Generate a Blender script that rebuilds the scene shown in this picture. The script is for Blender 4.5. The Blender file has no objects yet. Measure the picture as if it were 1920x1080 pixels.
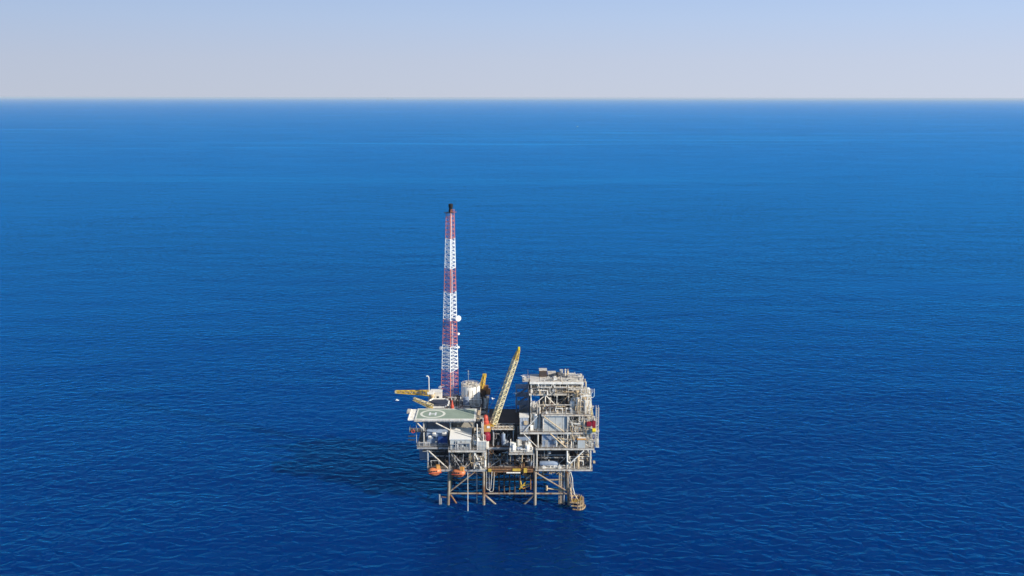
import bpy, bmesh, math, random
from mathutils import Vector, Matrix
R = math.radians
random.seed(7)
scn = bpy.context.scene
col = scn.collection

# ------------------------------------------------------------------ camera
CAM_Y, CAM_H, FPX = -335.0, 144.45, 1850.0
PITCH = math.atan((540 - 182.6) / FPX)
cd = bpy.data.cameras.new('camera')
cam = bpy.data.objects.new('camera', cd)
col.objects.link(cam)
cam.location = (0, CAM_Y, CAM_H)
cam.rotation_euler = (math.pi / 2 - PITCH, R(-0.08), 0)
cd.sensor_width = 36.0
cd.lens = 36.0 * FPX / 1920.0
cd.clip_start = 1.0
cd.clip_end = 400000.0
scn.camera = cam

# ------------------------------------------------------------------ sky, sun, exposure
SUN_EL, SUN_AZ = R(26), R(-28)          # azimuth measured from +x, negative = towards the camera
sdir = Vector((math.cos(SUN_EL) * math.cos(SUN_AZ), math.cos(SUN_EL) * math.sin(SUN_AZ), math.sin(SUN_EL)))
world = bpy.data.worlds.new('World')
scn.world = world
world.use_nodes = True
nt = world.node_tree
for n in list(nt.nodes):
    nt.nodes.remove(n)
wo = nt.nodes.new('ShaderNodeOutputWorld')
bg = nt.nodes.new('ShaderNodeBackground')
sky = nt.nodes.new('ShaderNodeTexSky')
sky.sky_type = 'NISHITA'
sky.sun_disc = False
sky.sun_elevation = SUN_EL
sky.sun_rotation = math.atan2(sdir.x, sdir.y)
sky.altitude = 100
sky.air_density = 1.0
sky.dust_density = 0.6
sky.ozone_density = 3.0
# pale bank of marine haze low over the horizon, brighter towards the sun, melting into the clear sky above
geo = nt.nodes.new('ShaderNodeNewGeometry')
sep = nt.nodes.new('ShaderNodeSeparateXYZ')
neg = nt.nodes.new('ShaderNodeVectorMath'); neg.operation = 'SCALE'; neg.inputs['Scale'].default_value = -1.0
nt.links.new(geo.outputs['Incoming'], neg.inputs[0]); nt.links.new(neg.outputs[0], sep.inputs[0])
def ramp(stops, sock):
    r = nt.nodes.new('ShaderNodeValToRGB')
    els = r.color_ramp.elements
    while len(els) < len(stops): els.new(0.5)
    for e, (p, c) in zip(els, stops): e.position = p; e.color = (*c, 1)
    nt.links.new(sock, r.inputs['Fac']); return r
grad = ramp([(0.0, (.565, .615, .730)), (0.035, (.535, .605, .755)), (0.075, (.465, .590, .815)), (0.11, (.400, .550, .830)), (0.30, (.20, .36, .72))], sep.outputs['Z'])
side = nt.nodes.new('ShaderNodeMapRange')
side.inputs['From Min'].default_value = -0.5; side.inputs['From Max'].default_value = 0.5
side.inputs['To Min'].default_value = 0.90; side.inputs['To Max'].default_value = 1.06
nt.links.new(sep.outputs['X'], side.inputs['Value'])
gsc = nt.nodes.new('ShaderNodeVectorMath'); gsc.operation = 'SCALE'
nt.links.new(grad.outputs['Color'], gsc.inputs[0]); nt.links.new(side.outputs[0], gsc.inputs['Scale'])
gs2 = nt.nodes.new('ShaderNodeVectorMath'); gs2.operation = 'SCALE'; gs2.inputs['Scale'].default_value = 1/0.13
nt.links.new(gsc.outputs[0], gs2.inputs[0])
fade = nt.nodes.new('ShaderNodeMapRange'); fade.interpolation_type = 'SMOOTHSTEP'
fade.inputs['From Min'].default_value = 0.10; fade.inputs['From Max'].default_value = 0.34
nt.links.new(sep.outputs['Z'], fade.inputs['Value'])
mx = nt.nodes.new('ShaderNodeMix'); mx.data_type = 'RGBA'
nt.links.new(fade.outputs[0], mx.inputs['Factor'])
nt.links.new(gs2.outputs[0], mx.inputs['A']); nt.links.new(sky.outputs[0], mx.inputs['B'])
nt.links.new(mx.outputs['Result'], bg.inputs['Color'])
bg.inputs['Strength'].default_value = 0.106
nt.links.new(bg.outputs[0], wo.inputs['Surface'])
sd = bpy.data.lights.new('sun', 'SUN')
sd.energy = 5.0
sd.angle = R(0.5)
sd.color = (1.0, 0.92, 0.79)
so = bpy.data.objects.new('sun', sd)
so.rotation_euler = sdir.to_track_quat('Z', 'Y').to_euler()
so.location = (300, -200, 300)
col.objects.link(so)
scn.view_settings.view_transform = 'Standard'
scn.view_settings.look = 'None'
scn.view_settings.exposure = 0.3
scn.view_settings.gamma = 1.0

# ------------------------------------------------------------------ helpers
def px2w(px, py, y):
    """world point at depth y that the photo shows at (px, py)"""
    a = math.atan((py - 540) / FPX) + PITCH
    z = CAM_H - (y - CAM_Y) * math.tan(a)
    return Vector((XW(px, y, z), y, z))
def XW(px, y, z):
    d = (y - CAM_Y) * math.cos(PITCH) + (CAM_H - z) * math.sin(PITCH)
    return (px - 960) / FPX * d
def tag(o, label=None, cat=None, group=None, kind=None):
    if label: o['label'] = label
    if cat: o['category'] = cat
    if group: o['group'] = group
    if kind: o['kind'] = kind
    return o
def empty(name, loc, label, cat, group=None, rz=0):
    o = bpy.data.objects.new(name, None)
    o.empty_display_size = 0.5
    o.location = loc
    o.rotation_euler = (0, 0, rz)
    col.objects.link(o)
    return tag(o, label, cat, group)
def copy_tree(o, parent=None):
    c = o.copy(); col.objects.link(c)
    if parent: c.parent = parent
    for ch in list(o.children):
        copy_tree(ch, c)
    return c

def mat(name, color, rough=0.6, metal=0.0, var=0.25, rust=0.0, scale=0.6, spec=0.4, rustc=(0.16, 0.07, 0.03)):
    m = bpy.data.materials.new(name); m.use_nodes = True
    t = m.node_tree; b = t.nodes['Principled BSDF']
    b.inputs['Roughness'].default_value = rough
    b.inputs['Metallic'].default_value = metal
    b.inputs['Specular IOR Level'].default_value = spec
    tc = t.nodes.new('ShaderNodeTexCoord')
    n1 = t.nodes.new('ShaderNodeTexNoise'); n1.inputs['Scale'].default_value = scale
    n1.inputs['Detail'].default_value = 6; n1.inputs['Roughness'].default_value = 0.65
    mp = t.nodes.new('ShaderNodeMapping'); mp.inputs['Scale'].default_value = (1, 1, 0.45)
    t.links.new(tc.outputs['Object'], mp.inputs['Vector'])
    t.links.new(mp.outputs[0], n1.inputs['Vector'])
    r = t.nodes.new('ShaderNodeValToRGB')
    r.color_ramp.elements[0].position = 0.3; r.color_ramp.elements[1].position = 0.7
    c = color
    r.color_ramp.elements[0].color = (c[0]*(1-var), c[1]*(1-var), c[2]*(1-var), 1)
    r.color_ramp.elements[1].color = (min(1, c[0]*(1+var*.6)), min(1, c[1]*(1+var*.6)), min(1, c[2]*(1+var*.6)), 1)
    t.links.new(n1.outputs['Fac'], r.inputs['Fac'])
    out = r.outputs['Color']
    if rust > 0:
        n2 = t.nodes.new('ShaderNodeTexNoise'); n2.inputs['Scale'].default_value = scale*1.7
        n2.inputs['Detail'].default_value = 8; n2.inputs['Roughness'].default_value = 0.7
        t.links.new(mp.outputs[0], n2.inputs['Vector'])
        r2 = t.nodes.new('ShaderNodeValToRGB')
        r2.color_ramp.elements[0].position = 0.66 - rust*0.28
        r2.color_ramp.elements[1].position = 0.76 - rust*0.22
        t.links.new(n2.outputs['Fac'], r2.inputs['Fac'])
        x = t.nodes.new('ShaderNodeMix'); x.data_type = 'RGBA'
        t.links.new(r2.outputs['Color'], x.inputs['Factor'])
        t.links.new(out, x.inputs['A']); x.inputs['B'].default_value = (*rustc, 1)
        out = x.outputs['Result']
    t.links.new(out, b.inputs['Base Color'])
    return m

# ------------------------------------------------------------------ sea
def sea_material():
    m = bpy.data.materials.new('sea_water'); m.use_nodes = True
    t = m.node_tree; b = t.nodes['Principled BSDF']
    N = lambda k: t.nodes.new(k)
    L = t.links.new
    tc = N('ShaderNodeTexCoord')
    def mapping(sx, sy, rz, loc=(0, 0, 0)):
        mp = N('ShaderNodeMapping'); mp.inputs['Scale'].default_value = (sx, sy, 1)
        mp.inputs['Rotation'].default_value = (0, 0, rz); mp.inputs['Location'].default_value = loc
        L(tc.outputs['Object'], mp.inputs['Vector']); return mp
    def noise(mp, scale, detail, rough=0.5, dist=0.0):
        n = N('ShaderNodeTexNoise'); n.noise_dimensions = '2D'
        n.inputs['Scale'].default_value = scale; n.inputs['Detail'].default_value = detail
        n.inputs['Roughness'].default_value = rough; n.inputs['Distortion'].default_value = dist
        L(mp.outputs[0], n.inputs['Vector']); return n
    def math_(op, a, v, v2=None):
        n = N('ShaderNodeMath'); n.operation = op
        for i, s in enumerate((a, v)):
            if isinstance(s, (int, float)): n.inputs[i].default_value = s
            else: L(s, n.inputs[i])
        return n.outputs[0]
    wav = noise(mapping(0.6, 1.0, R(13)), 0.27, 2.4, 0.5, 0.5)
    wav2 = noise(mapping(0.7, 1.0, R(-24), (31, 7, 0)), 0.55, 1.5, 0.5, 0.3)
    swell = noise(mapping(0.45, 1.0, R(14), (5, 90, 0)), 0.03, 2, 0.5)
    h = math_('ADD', math_('MULTIPLY', wav.outputs['Fac'], WAVE_A), math_('MULTIPLY', wav2.outputs['Fac'], WAVE_B))
    h = math_('ADD', h, math_('MULTIPLY', swell.outputs['Fac'], WAVE_C))
    bp = N('ShaderNodeBump'); bp.inputs['Strength'].default_value = 1.0; bp.inputs['Distance'].default_value = 1.0
    L(h, bp.inputs['Height'])
    big = noise(mapping(0.5, 1.0, R(4), (3, 8, 0)), 0.0035, 4, 0.55, 0.8)        # currents: broad patches of slightly different water
    slick = noise(mapping(0.10, 1.0, R(-3), (900, 0, 0)), 0.0032, 3, 0.6, 1.2)   # wind slicks
    rp = N('ShaderNodeValToRGB')
    rp.color_ramp.elements[0].position = 0.36; rp.color_ramp.elements[0].color = (*SEA_DARK, 1)
    rp.color_ramp.elements[1].position = 0.64; rp.color_ramp.elements[1].color = (*SEA_LIGHT, 1)
    huge = noise(mapping(0.6, 1.0, R(-6), (12000, 4000, 0)), 0.0005, 3, 0.5, 0.5)
    L(math_('ADD', math_('MULTIPLY', big.outputs['Fac'], 0.55), math_('MULTIPLY', huge.outputs['Fac'], 0.45)), rp.inputs['Fac'])
    mr = N('ShaderNodeMapRange'); mr.inputs['From Min'].default_value = 0.58; mr.inputs['From Max'].default_value = 0.74
    mr.inputs['To Min'].default_value = SEA_ROUGH; mr.inputs['To Max'].default_value = SEA_ROUGH * 0.4
    L(slick.outputs['Fac'], mr.inputs['Value'])
    t.nodes.remove(b)
    gust = noise(mapping(0.4, 1.0, R(12), (40, 70, 0)), 0.009, 3, 0.6, 0.6)      # gusts: rougher and calmer areas
    gm_ = N('ShaderNodeMapRange'); gm_.inputs['From Min'].default_value = 0.3; gm_.inputs['From Max'].default_value = 0.7
    gm_.inputs['To Min'].default_value = 0.7; gm_.inputs['To Max'].default_value = 1.25
    L(gust.outputs['Fac'], gm_.inputs['Value'])
    sm_ = N('ShaderNodeMapRange'); sm_.inputs['From Min'].default_value = 0.55; sm_.inputs['From Max'].default_value = 0.72
    sm_.inputs['To Min'].default_value = 1.0; sm_.inputs['To Max'].default_value = 0.48
    L(slick.outputs['Fac'], sm_.inputs['Value'])
    L(math_('MULTIPLY', gm_.outputs[0], sm_.outputs[0]), bp.inputs['Distance'])
    df = N('ShaderNodeBsdfDiffuse'); gl = N('ShaderNodeBsdfGlossy'); fr = N('ShaderNodeFresnel'); ms = N('ShaderNodeMixShader')
    L(rp.outputs['Color'], df.inputs['Color']); L(bp.outputs[0], df.inputs['Normal'])
    gl.inputs['Color'].default_value = SEA_TINT; L(mr.outputs[0], gl.inputs['Roughness']); L(bp.outputs[0], gl.inputs['Normal'])
    fr.inputs['IOR'].default_value = 1.48; L(bp.outputs[0], fr.inputs['Normal'])
    L(fr.outputs[0], ms.inputs[0]); L(df.outputs[0], ms.inputs[1]); L(gl.outputs[0], ms.inputs[2])
    out = t.nodes['Material Output']; L(ms.outputs[0], out.inputs['Surface'])
    return m
WAVE_A, WAVE_B, WAVE_C = 0.74, 0.17, 1.2
SEA_DARK, SEA_LIGHT, SEA_ROUGH = (0.0, 0.013, 0.102), (0.0, 0.025, 0.145), 0.13
SEA_TINT = (0.035, 0.56, 1.07, 1)
bm = bmesh.new()
RAD = [0, 600, 2500, 12000, 60000, 150000]
rings = []
for r in RAD[1:]:
    rings.append([bm.verts.new((r*math.cos(2*math.pi*i/64), r*math.sin(2*math.pi*i/64), 0)) for i in range(64)])
bm.faces.new(rings[0])
for a, b_ in zip(rings, rings[1:]):
    for i in range(64):
        bm.faces.new((a[i], b_[i], b_[(i+1) % 64], a[(i+1) % 64]))
me = bpy.data.meshes.new('sea'); bm.to_mesh(me); bm.free()
sea = bpy.data.objects.new('sea', me); col.objects.link(sea)
me.materials.append(sea_material())
tag(sea, 'deep blue rippled open sea reaching the horizon', 'sea', kind='structure')

# ------------------------------------------------------------------ haze over the sea
HAZE = 2.0e-5
def haze_box():
    bm = bmesh.new()
    bmesh.ops.create_cube(bm, size=1.0)
    me = bpy.data.meshes.new('haze'); 
    for v in bm.verts:
        v.co = Vector((v.co.x * 320000, v.co.y * 320000, 147 if v.co.z > 0 else -1.0))
    bm.to_mesh(me); bm.free()
    o = bpy.data.objects.new('haze', me); col.objects.link(o)
    m = bpy.data.materials.new('sea_haze'); m.use_nodes = True
    t = m.node_tree
    for n in list(t.nodes): t.nodes.remove(n)
    out = t.nodes.new('ShaderNodeOutputMaterial')
    v = t.nodes.new('ShaderNodeVolumePrincipled')
    v.inputs['Color'].default_value = (0.74, 0.87, 1.0, 1)
    v.inputs['Density'].default_value = HAZE
    v.inputs['Anisotropy'].default_value = 0.0
    t.links.new(v.outputs[0], out.inputs['Volume'])
    me.materials.append(m)
    tag(o, 'thin pale haze fading the far sea towards the horizon', 'haze', kind='stuff')
if HAZE: haze_box()

# ------------------------------------------------------------------ mesh builder
class MB:
    def __init__(self): self.bm = bmesh.new()
    def box(self, x0, x1, y0, y1, z0, z1, rz=0.0, bevel=0.0):
        g = bmesh.ops.create_cube(self.bm, size=1.0)
        c = Vector(((x0+x1)/2, (y0+y1)/2, (z0+z1)/2))
        M = Matrix.Translation(c) @ Matrix.Rotation(rz, 4, 'Z') @ Matrix.Diagonal((abs(x1-x0), abs(y1-y0), abs(z1-z0), 1))
        bmesh.ops.transform(self.bm, matrix=M, verts=g['verts'])
        if bevel:
            es = list({e for v in g['verts'] for e in v.link_edges})
            bmesh.ops.bevel(self.bm, geom=es, offset=bevel, segments=2, affect='EDGES')
        return self
    def _frame(self, p, q):
        p, q = Vector(p), Vector(q); d = q - p
        return Matrix.Translation((p+q)/2) @ d.to_track_quat('Z', 'Y').to_matrix().to_4x4(), d.length
    def tube(self, p, q, r, r2=None, n=8, cap=True):
        M, L = self._frame(p, q)
        if L < 1e-4: return self
        bmesh.ops.create_cone(self.bm, cap_ends=cap, segments=n, radius1=r, radius2=r if r2 is None else r2, depth=L, matrix=M)
        return self
    def beam(self, p, q, w, h=None):
        M, L = self._frame(p, q)
        g = bmesh.ops.create_cube(self.bm, size=1.0)
        bmesh.ops.transform(self.bm, matrix=M @ Matrix.Diagonal((w, h or w, L, 1)), verts=g['verts'])
        return self
    def path(self, pts, r, n=6):
        for a, b in zip(pts, pts[1:]): self.tube(a, b, r, n=n)
        for a in pts[1:-1]: self.ball(a, r*1.02, 1)
        return self
    def ball(self, c, r, sub=2, sc=(1, 1, 1)):
        bmesh.ops.create_icosphere(self.bm, subdivisions=sub, radius=r, matrix=Matrix.Translation(c) @ Matrix.Diagonal((*sc, 1)))
        return self
    def lathe(self, prof, c=(0, 0, 0), n=20, M=None):
        """prof: list of (radius, height) turned around z"""
        M = Matrix.Translation(c) @ (M or Matrix.Identity(4))
        rings = []
        for r, z in prof:
            rings.append([self.bm.verts.new(M @ Vector((r*math.cos(2*math.pi*i/n), r*math.sin(2*math.pi*i/n), z))) for i in range(n)])
        for a, b in zip(rings, rings[1:]):
            for i in range(n): self.bm.faces.new((a[i], a[(i+1) % n], b[(i+1) % n], b[i]))
        self.bm.faces.new(list(reversed(rings[0]))); self.bm.faces.new(rings[-1])
        return self
    def prism(self, pts, z0, z1):
        a = [self.bm.verts.new((x, y, z0)) for x, y in pts]; b = [self.bm.verts.new((x, y, z1)) for x, y in pts]
        self.bm.faces.new(list(reversed(a))); self.bm.faces.new(b)
        for i in range(len(pts)):
            j = (i+1) % len(pts); self.bm.faces.new((a[i], a[j], b[j], b[i]))
        return self
    def rail(self, pts, h=1.1, r=0.045, step=2.0, closed=False):
        pts = [Vector(p) for p in pts]
        if closed: pts.append(pts[0])
        for a, b in zip(pts, pts[1:]):
            for k in (0.5, 1.0): self.tube(a + Vector((0, 0, h*k)), b + Vector((0, 0, h*k)), r, n=4)
            n = max(1, int((b-a).length/step))
            for i in range(n+1):
                p = a.lerp(b, i/n); self.tube(p, p + Vector((0, 0, h)), r, n=4)
        return self
    def lattice(self, p, q, w0, w1, bays, rc, rd, up=(0, 0, 1)):
        """four-chord lattice boom from p (width w0) to q (width w1)"""
        p, q = Vector(p), Vector(q); d = (q-p).normalized()
        s = d.cross(Vector(up)).normalized(); u = s.cross(d).normalized()
        def ring(t):
            w = (w0 + (w1-w0)*t)/2; c = p.lerp(q, t)
            return [c + s*w*a + u*w*b for a, b in ((-1, -1), (1, -1), (1, 1), (-1, 1))]
        rs = [ring(i/bays) for i in range(bays+1)]
        for k in range(4): self.tube(rs[0][k], rs[-1][k], rc, n=6)
        for i in range(bays):
            for k in range(4):
                j = (k+1) % 4
                a, b = (k, j) if i % 2 else (j, k)
                self.tube(rs[i][a], rs[i+1][b], rd, n=4)
                self.tube(rs[i][k], rs[i][j], rd, n=4)
        return self
    def build(self, name, m, parent=None, label=None, smooth=False):
        me = bpy.data.meshes.new(name)
        bmesh.ops.recalc_face_normals(self.bm, faces=self.bm.faces)
        if smooth:
            for f in self.bm.faces: f.smooth = True
        self.bm.to_mesh(me); self.bm.free()
        me.materials.append(m)
        o = bpy.data.objects.new(name, me); col.objects.link(o)
        if smooth: me.set_sharp_from_angle(angle=R(40))
        if parent:
            o.parent = parent
            o.matrix_parent_inverse = parent.matrix_basis.inverted() if parent.parent is None and parent.type == 'EMPTY' else Matrix.Identity(4)
        if label: o['label'] = label
        return o

# ------------------------------------------------------------------ materials
rdm = random.Random(4)
PALE = mat('pale_grey_paint', (0.60, 0.56, 0.49), 0.6, rust=0.5, scale=0.7, var=0.35, rustc=(0.27, 0.18, 0.11))
GREY = mat('mid_grey_paint', (0.38, 0.38, 0.38), 0.6, rust=0.3, scale=0.5, var=0.3)
WHITE = mat('white_paint', (0.82, 0.79, 0.72), 0.5, rust=0.38, scale=0.7, var=0.2, rustc=(0.42, 0.33, 0.22))
BLUEG = mat('blue_grey_paint', (0.24, 0.30, 0.40), 0.6, rust=0.1, scale=0.4)
BLUE = mat('blue_tarpaulin', (0.02, 0.07, 0.25), 0.6)
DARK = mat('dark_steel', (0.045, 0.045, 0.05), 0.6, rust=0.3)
TAN = mat('weathered_tan_steel', (0.62, 0.48, 0.30), 0.65, rust=0.45, scale=0.8)
RUSTY = mat('rusty_steel', (0.24, 0.11, 0.05), 0.8, rust=0.5, scale=1.2, rustc=(0.38, 0.26, 0.13))
BROWN = mat('dark_brown_deck', (0.10, 0.065, 0.05), 0.8, rust=0.3, scale=0.3)
YELLOW = mat('crane_yellow', (0.60, 0.40, 0.06), 0.5, rust=0.3, scale=1.0)
PALEY = mat('faded_yellow', (0.66, 0.57, 0.34), 0.5, rust=0.25, scale=1.0)
BRIGHTY = mat('bright_yellow', (0.80, 0.62, 0.02), 0.45)
ORANGE = mat('lifeboat_orange', (0.60, 0.19, 0.075), 0.4, var=0.2, rust=0.1, scale=1.0, rustc=(0.62, 0.36, 0.16))
OCHRE = mat('ochre_orange', (0.62, 0.30, 0.08), 0.5, rust=0.2, scale=1.0)
RED = mat('faded_red', (0.50, 0.07, 0.04), 0.5, rust=0.2, scale=1.0, rustc=(0.55, 0.24, 0.15))
DRED = mat('deep_red', (0.26, 0.012, 0.03), 0.5, rust=0.1)
TRED = mat('mast_red', (0.66, 0.20, 0.14), 0.5, var=0.3, rust=0.3, rustc=(0.62, 0.38, 0.30))
TWHITE = mat('mast_white', (0.82, 0.82, 0.80), 0.5, var=0.08)
GREEN = mat('helideck_green', (0.28, 0.345, 0.265), 0.75, var=0.15, rust=0.3, scale=0.25, rustc=(0.34, 0.37, 0.31))
PAINTW = mat('deck_marking_white', (0.78, 0.78, 0.66), 0.6, var=0.1)
GRATE = mat('deck_grating', (0.22, 0.20, 0.18), 0.75, rust=0.45, scale=0.4)
GLASS = mat('dark_window', (0.02, 0.03, 0.045), 0.1, spec=0.6)
MATS = [PALE, GREY, WHITE, TAN]

def clutter(parent, x0, x1, y0, y1, z0, z1, n, seed, mats=None, name='pipework'):
    """pipe runs, risers, valves and small boxes that belong to a module's deck"""
    rd = random.Random(seed)
    mats = mats or [WHITE, PALE, TAN, DARK]
    mats = mats[:max(1, n//9)]
    mbs = [MB() for _ in mats]
    for i in range(n):
        mb = mbs[i % len(mbs)]
        k = rd.random(); x = rd.uniform(x0, x1); y = rd.uniform(y0, y1); r = rd.uniform(0.1, 0.24)
        h = rd.uniform(0.35, 1.0)*(z1-z0)
        if k < 0.32:
            xe = max(x0, min(x1, x + rd.choice((-1, 1))*rd.uniform(2, 5))); zt = z0+h
            mb.path([(x, y, z0), (x, y, zt), (xe, y, zt), (xe, y, z0 + h*rd.uniform(0, .6))], r)
        elif k < 0.5:
            ye = max(y0, min(y1, y + rd.uniform(2, 5))); zt = z0+h
            mb.path([(x, y, z0), (x, y, zt), (x, ye, zt), (x, ye, z1)], r)
        elif k < 0.68:
            rr = rd.uniform(0.35, 0.75)
            mb.lathe([(rr*.3, z0+h+rr*.35), (rr*.8, z0+h+rr*.2), (rr, z0+h), (rr, z0)][::-1], (x, y, 0), 10)
        elif k < 0.84:
            w, d, hh = rd.uniform(.5, 1.5), rd.uniform(.5, 1.4), rd.uniform(.6, min(2.0, (z1-z0)*.7))
            mb.box(x-w/2, x+w/2, y-d/2, y+d/2, z0, z0+hh, rd.choice((0, 0, .3)))
            mb.tube((x, y, z0+hh), (x, y, z0+hh+.6), .08, n=5)
        else:
            mb.tube((x, y, z0+.6), (x, y, z0+.6+rd.uniform(.2, .5)), r*2.2, n=8)
            mb.tube((x-rd.uniform(.8, 2.2), y, z0+.75), (x+rd.uniform(.8, 2.2), y, z0+.75), r, n=6)
            mb.box(x-.15, x+.15, y-.2, y+.2, z0, z0+.6)
    if z0 not in (0,):
        for k, mb in enumerate(mbs): mb.box(x0, x1, y0+(y1-y0)*k/len(mbs)+.01, y0+(y1-y0)*(k+1)/len(mbs), z0-.02, z0+.03+seed*.0006)
    for mb, m in zip(mbs, mats):
        if len(mb.bm.verts): mb.build(name, m, parent)
        else: mb.bm.free()

def dressing(parent, x0, x1, y, z0, z1, n, seed, mats=None, name='deck_fitting'):
    """ladders, cable trays, stub pipes, boards and hangers standing in the front plane of a deck"""
    rd = random.Random(seed)
    mats = (mats or [PALE, TAN, DARK, GREY])[:max(1, n//9)]
    mbs = [MB() for _ in mats]
    H = z1-z0
    for i in range(n):
        mb = mbs[i % len(mbs)]; x = rd.uniform(x0, x1); yy = y+rd.uniform(0, 1.2); k = rd.random()
        if k < .25:
            za = z0+rd.uniform(0, .5)*H; mb.tube((x, yy, za), (x+rd.uniform(-.2, .2), yy, za+rd.uniform(.3, .5)*H), rd.uniform(.07, .16), n=6)
        elif k < .5:
            z = z0+rd.uniform(.3, .95)*H; xe = min(x1, x+rd.uniform(1.2, 4.5)); mb.tube((x, yy, z), (xe, yy, z), rd.uniform(.06, .15), n=6)
        elif k < .62:
            z = z0+rd.uniform(.2, .8)*H; w = rd.uniform(.4, 1.1); mb.box(x-w/2, x+w/2, yy, yy+.3, z, z+rd.uniform(.4, 1.0))
        elif k < .74:
            mb.tube((x, yy, z0+.1*H), (min(x1, max(x0, x+rd.choice((-1, 1))*H*.6)), yy, z0+rd.uniform(.5, .9)*H), .1, n=6)
        elif k < .86:
            z = z0+rd.uniform(.0, .5)*H; r = rd.uniform(.2, .45); mb.lathe([(r*.4, z), (r, z+.1), (r, z+rd.uniform(.7, 1.5)), (r*.5, z+1.7)], (x, yy, 0), 8)
        else:
            z = z0+rd.uniform(.4, .9)*H; r = rd.uniform(.3, .8)
            mb.path([(x, yy, z1), (x, yy, z)]+[(x+r-r*math.cos(math.pi*t/5), yy, z-r*math.sin(math.pi*t/5)) for t in range(1, 6)]+[(x+2*r, yy, z1)], .08)
    for k, mb in enumerate(mbs): mb.tube((x0, y+.5+k*.15, z1-.05-k*.02), (x1, y+.5+k*.15, z1-.05-k*.02), .08, n=5)
    for mb, m in zip(mbs, mats): mb.build(name, m, parent)

def deck(parent, x0, x1, y0, y1, z, m=None, gm=None, gh=0.65, rail=True, sides='FLRB', rm=None, joists=True):
    d = MB().box(x0, x1, y0, y1, z-0.1, z).build('deck_plate', m or GRATE, parent)
    g = MB(); t = 0.3; zt = z-0.103
    g.box(x0+.02, x1-.02, y0+.02, y0+t, zt-gh, zt); g.box(x0+.02, x1-.02, y1-t, y1-.02, zt-gh, zt)
    g.box(x0+.02, x0+t, y0+t+.003, y1-t-.003, zt-gh, zt); g.box(x1-t, x1-.02, y0+t+.003, y1-t-.003, zt-gh, zt)
    if joists:
        n = int((x1-x0)/3)
        for i in range(1, n):
            x = x0+(x1-x0)*i/n; g.box(x-.1, x+.1, y0+t+.003, y1-t-.003, zt-gh*.8, zt)
    g.build('girder', gm or PALE, parent)
    if rail:
        r = MB(); A, B, C, D = (x0+.1, y0+.1, z), (x1-.1, y0+.1, z), (x1-.1, y1-.1, z), (x0+.1, y1-.1, z)
        for s, p in (('F', (A, B)), ('R', (B, C)), ('B', (C, D)), ('L', (D, A))):
            if s in sides: r.rail(p)
        r.build('railing', rm or PALE, parent)
    return d

# =================================================================== PLATFORM JACKET
Z0, Z1, Z2, Z3, Z4, Z5 = 13.4, 21.3, 27.5, 34.0, 39.4, 43.3
LX = [-22.3, -10.0, 8.5, 19.9]
LY = [0.0, 13.0, 27.0, 38.0]
jk = empty('platform_jacket', (0, 0, 0), 'weathered steel jacket of legs and braces standing in the sea under the oil platform decks', 'jacket')
JL = mat('jacket_leg_paint', (0.32, 0.265, 0.20), 0.7, rust=0.65, scale=0.35)
def legx(i, z): return LX[i] + (0, 0, 0, 0.9)[i]*(Z0-z)/Z0 - (0.5*(Z0-z)/Z0 if i == 0 else 0)
for j, y in enumerate(LY):
    for i in range(4):
        MB().tube((legx(i, -6), y, -6), (legx(i, Z0-.8), y, Z0-.8), 0.52, n=14).build('leg', JL, jk, smooth=True)
for j, y in enumerate(LY):
    for i in range(3):
        zb = 4.3
        MB().tube((legx(i, zb)+.4, y, zb), (legx(i+1, zb)-.4, y, zb), 0.33, n=10).build('horizontal_brace', JL, jk, smooth=True)
def jb(p, q, r=.3, name='diagonal_brace', m=None): MB().tube(p, q, r, n=10).build(name, m or JL, jk, smooth=True)
for j, y in enumerate(LY):
    jb((LX[0], y, 5), (LX[1]-3.2, y, Z0-.9), .28)
    jb((LX[2]+.3, y, Z0-1.2), (LX[3]-.2, y, 5.4), .3)
    if j == 0:
        jb((LX[0]+.1, y, 4.2), (LX[0]+3.8, y+2.5, -3), .3, m=RUSTY)
        jb((LX[1]+.1, y, 4.0), (LX[1]+7.5, y+1.5, -3.5), .36)
        jb((LX[2]-.1, y, 4.0), (LX[2]-7.0, y+1.5, -3.5), .34)
    else:
        jb((LX[1], y, 4.3), (LX[2], y, Z0-1), .28); jb((LX[2]+.1, y+1, 6.5), (LX[3]-2, y+1, Z0-1.5), .28)
for y in (13, 27):
    jb((LX[1], y, Z0-1), (LX[2], y, 4.6), .26, m=BROWN); jb((LX[0]+.2, y, Z0-1), (LX[1]-.2, y, 5), .24, m=BROWN)
    jb((LX[2]+.2, y, 5), (LX[3]-.2, y, Z0-1), .24, m=TAN)
for i in range(4):
    for a, b in zip(LY, LY[1:]):
        jb((legx(i, 4.3), a+.5, 4.3), (legx(i, 4.3), b-.5, 4.3), .3, 'horizontal_brace')
        jb((legx(i, Z0), a, Z0-1), (legx(i, 4), b, 4.6), .28)
jb((LX[2], 5, 9.2), (LX[2]+5.2, 5, 9.2), .2, 'horizontal_brace', RUSTY)
jb((LX[3]-7.2, 1, 5.9), (LX[3]-.2, 1.2, 4.9), .25, 'horizontal_brace', TAN); jb((LX[3]-7.2, 1, 5.2), (LX[3]-7.2, 1, 7.0), .4, 'horizontal_brace', TAN)
# well conductors hanging in the middle bay and their guide frame
for k in range(7):
    for yy in (9.0, 16.0):
        x = -6.6 + k*1.95
        MB().tube((x, yy, -6), (x, yy, Z0-.6), 0.27, n=10).build('conductor', BROWN, jk, smooth=True)
g = MB()
for yy in (8.2, 9.8, 15.2, 16.8): g.tube((LX[1], yy, 6.0), (LX[2], yy, 6.0), .16, n=6)
for k in range(8): g.tube((-7.5+k*1.95, 8.2, 6.0), (-7.5+k*1.95, 16.8, 6.0), .1, n=6)
g.build('conductor_guide', BROWN, jk)
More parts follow.
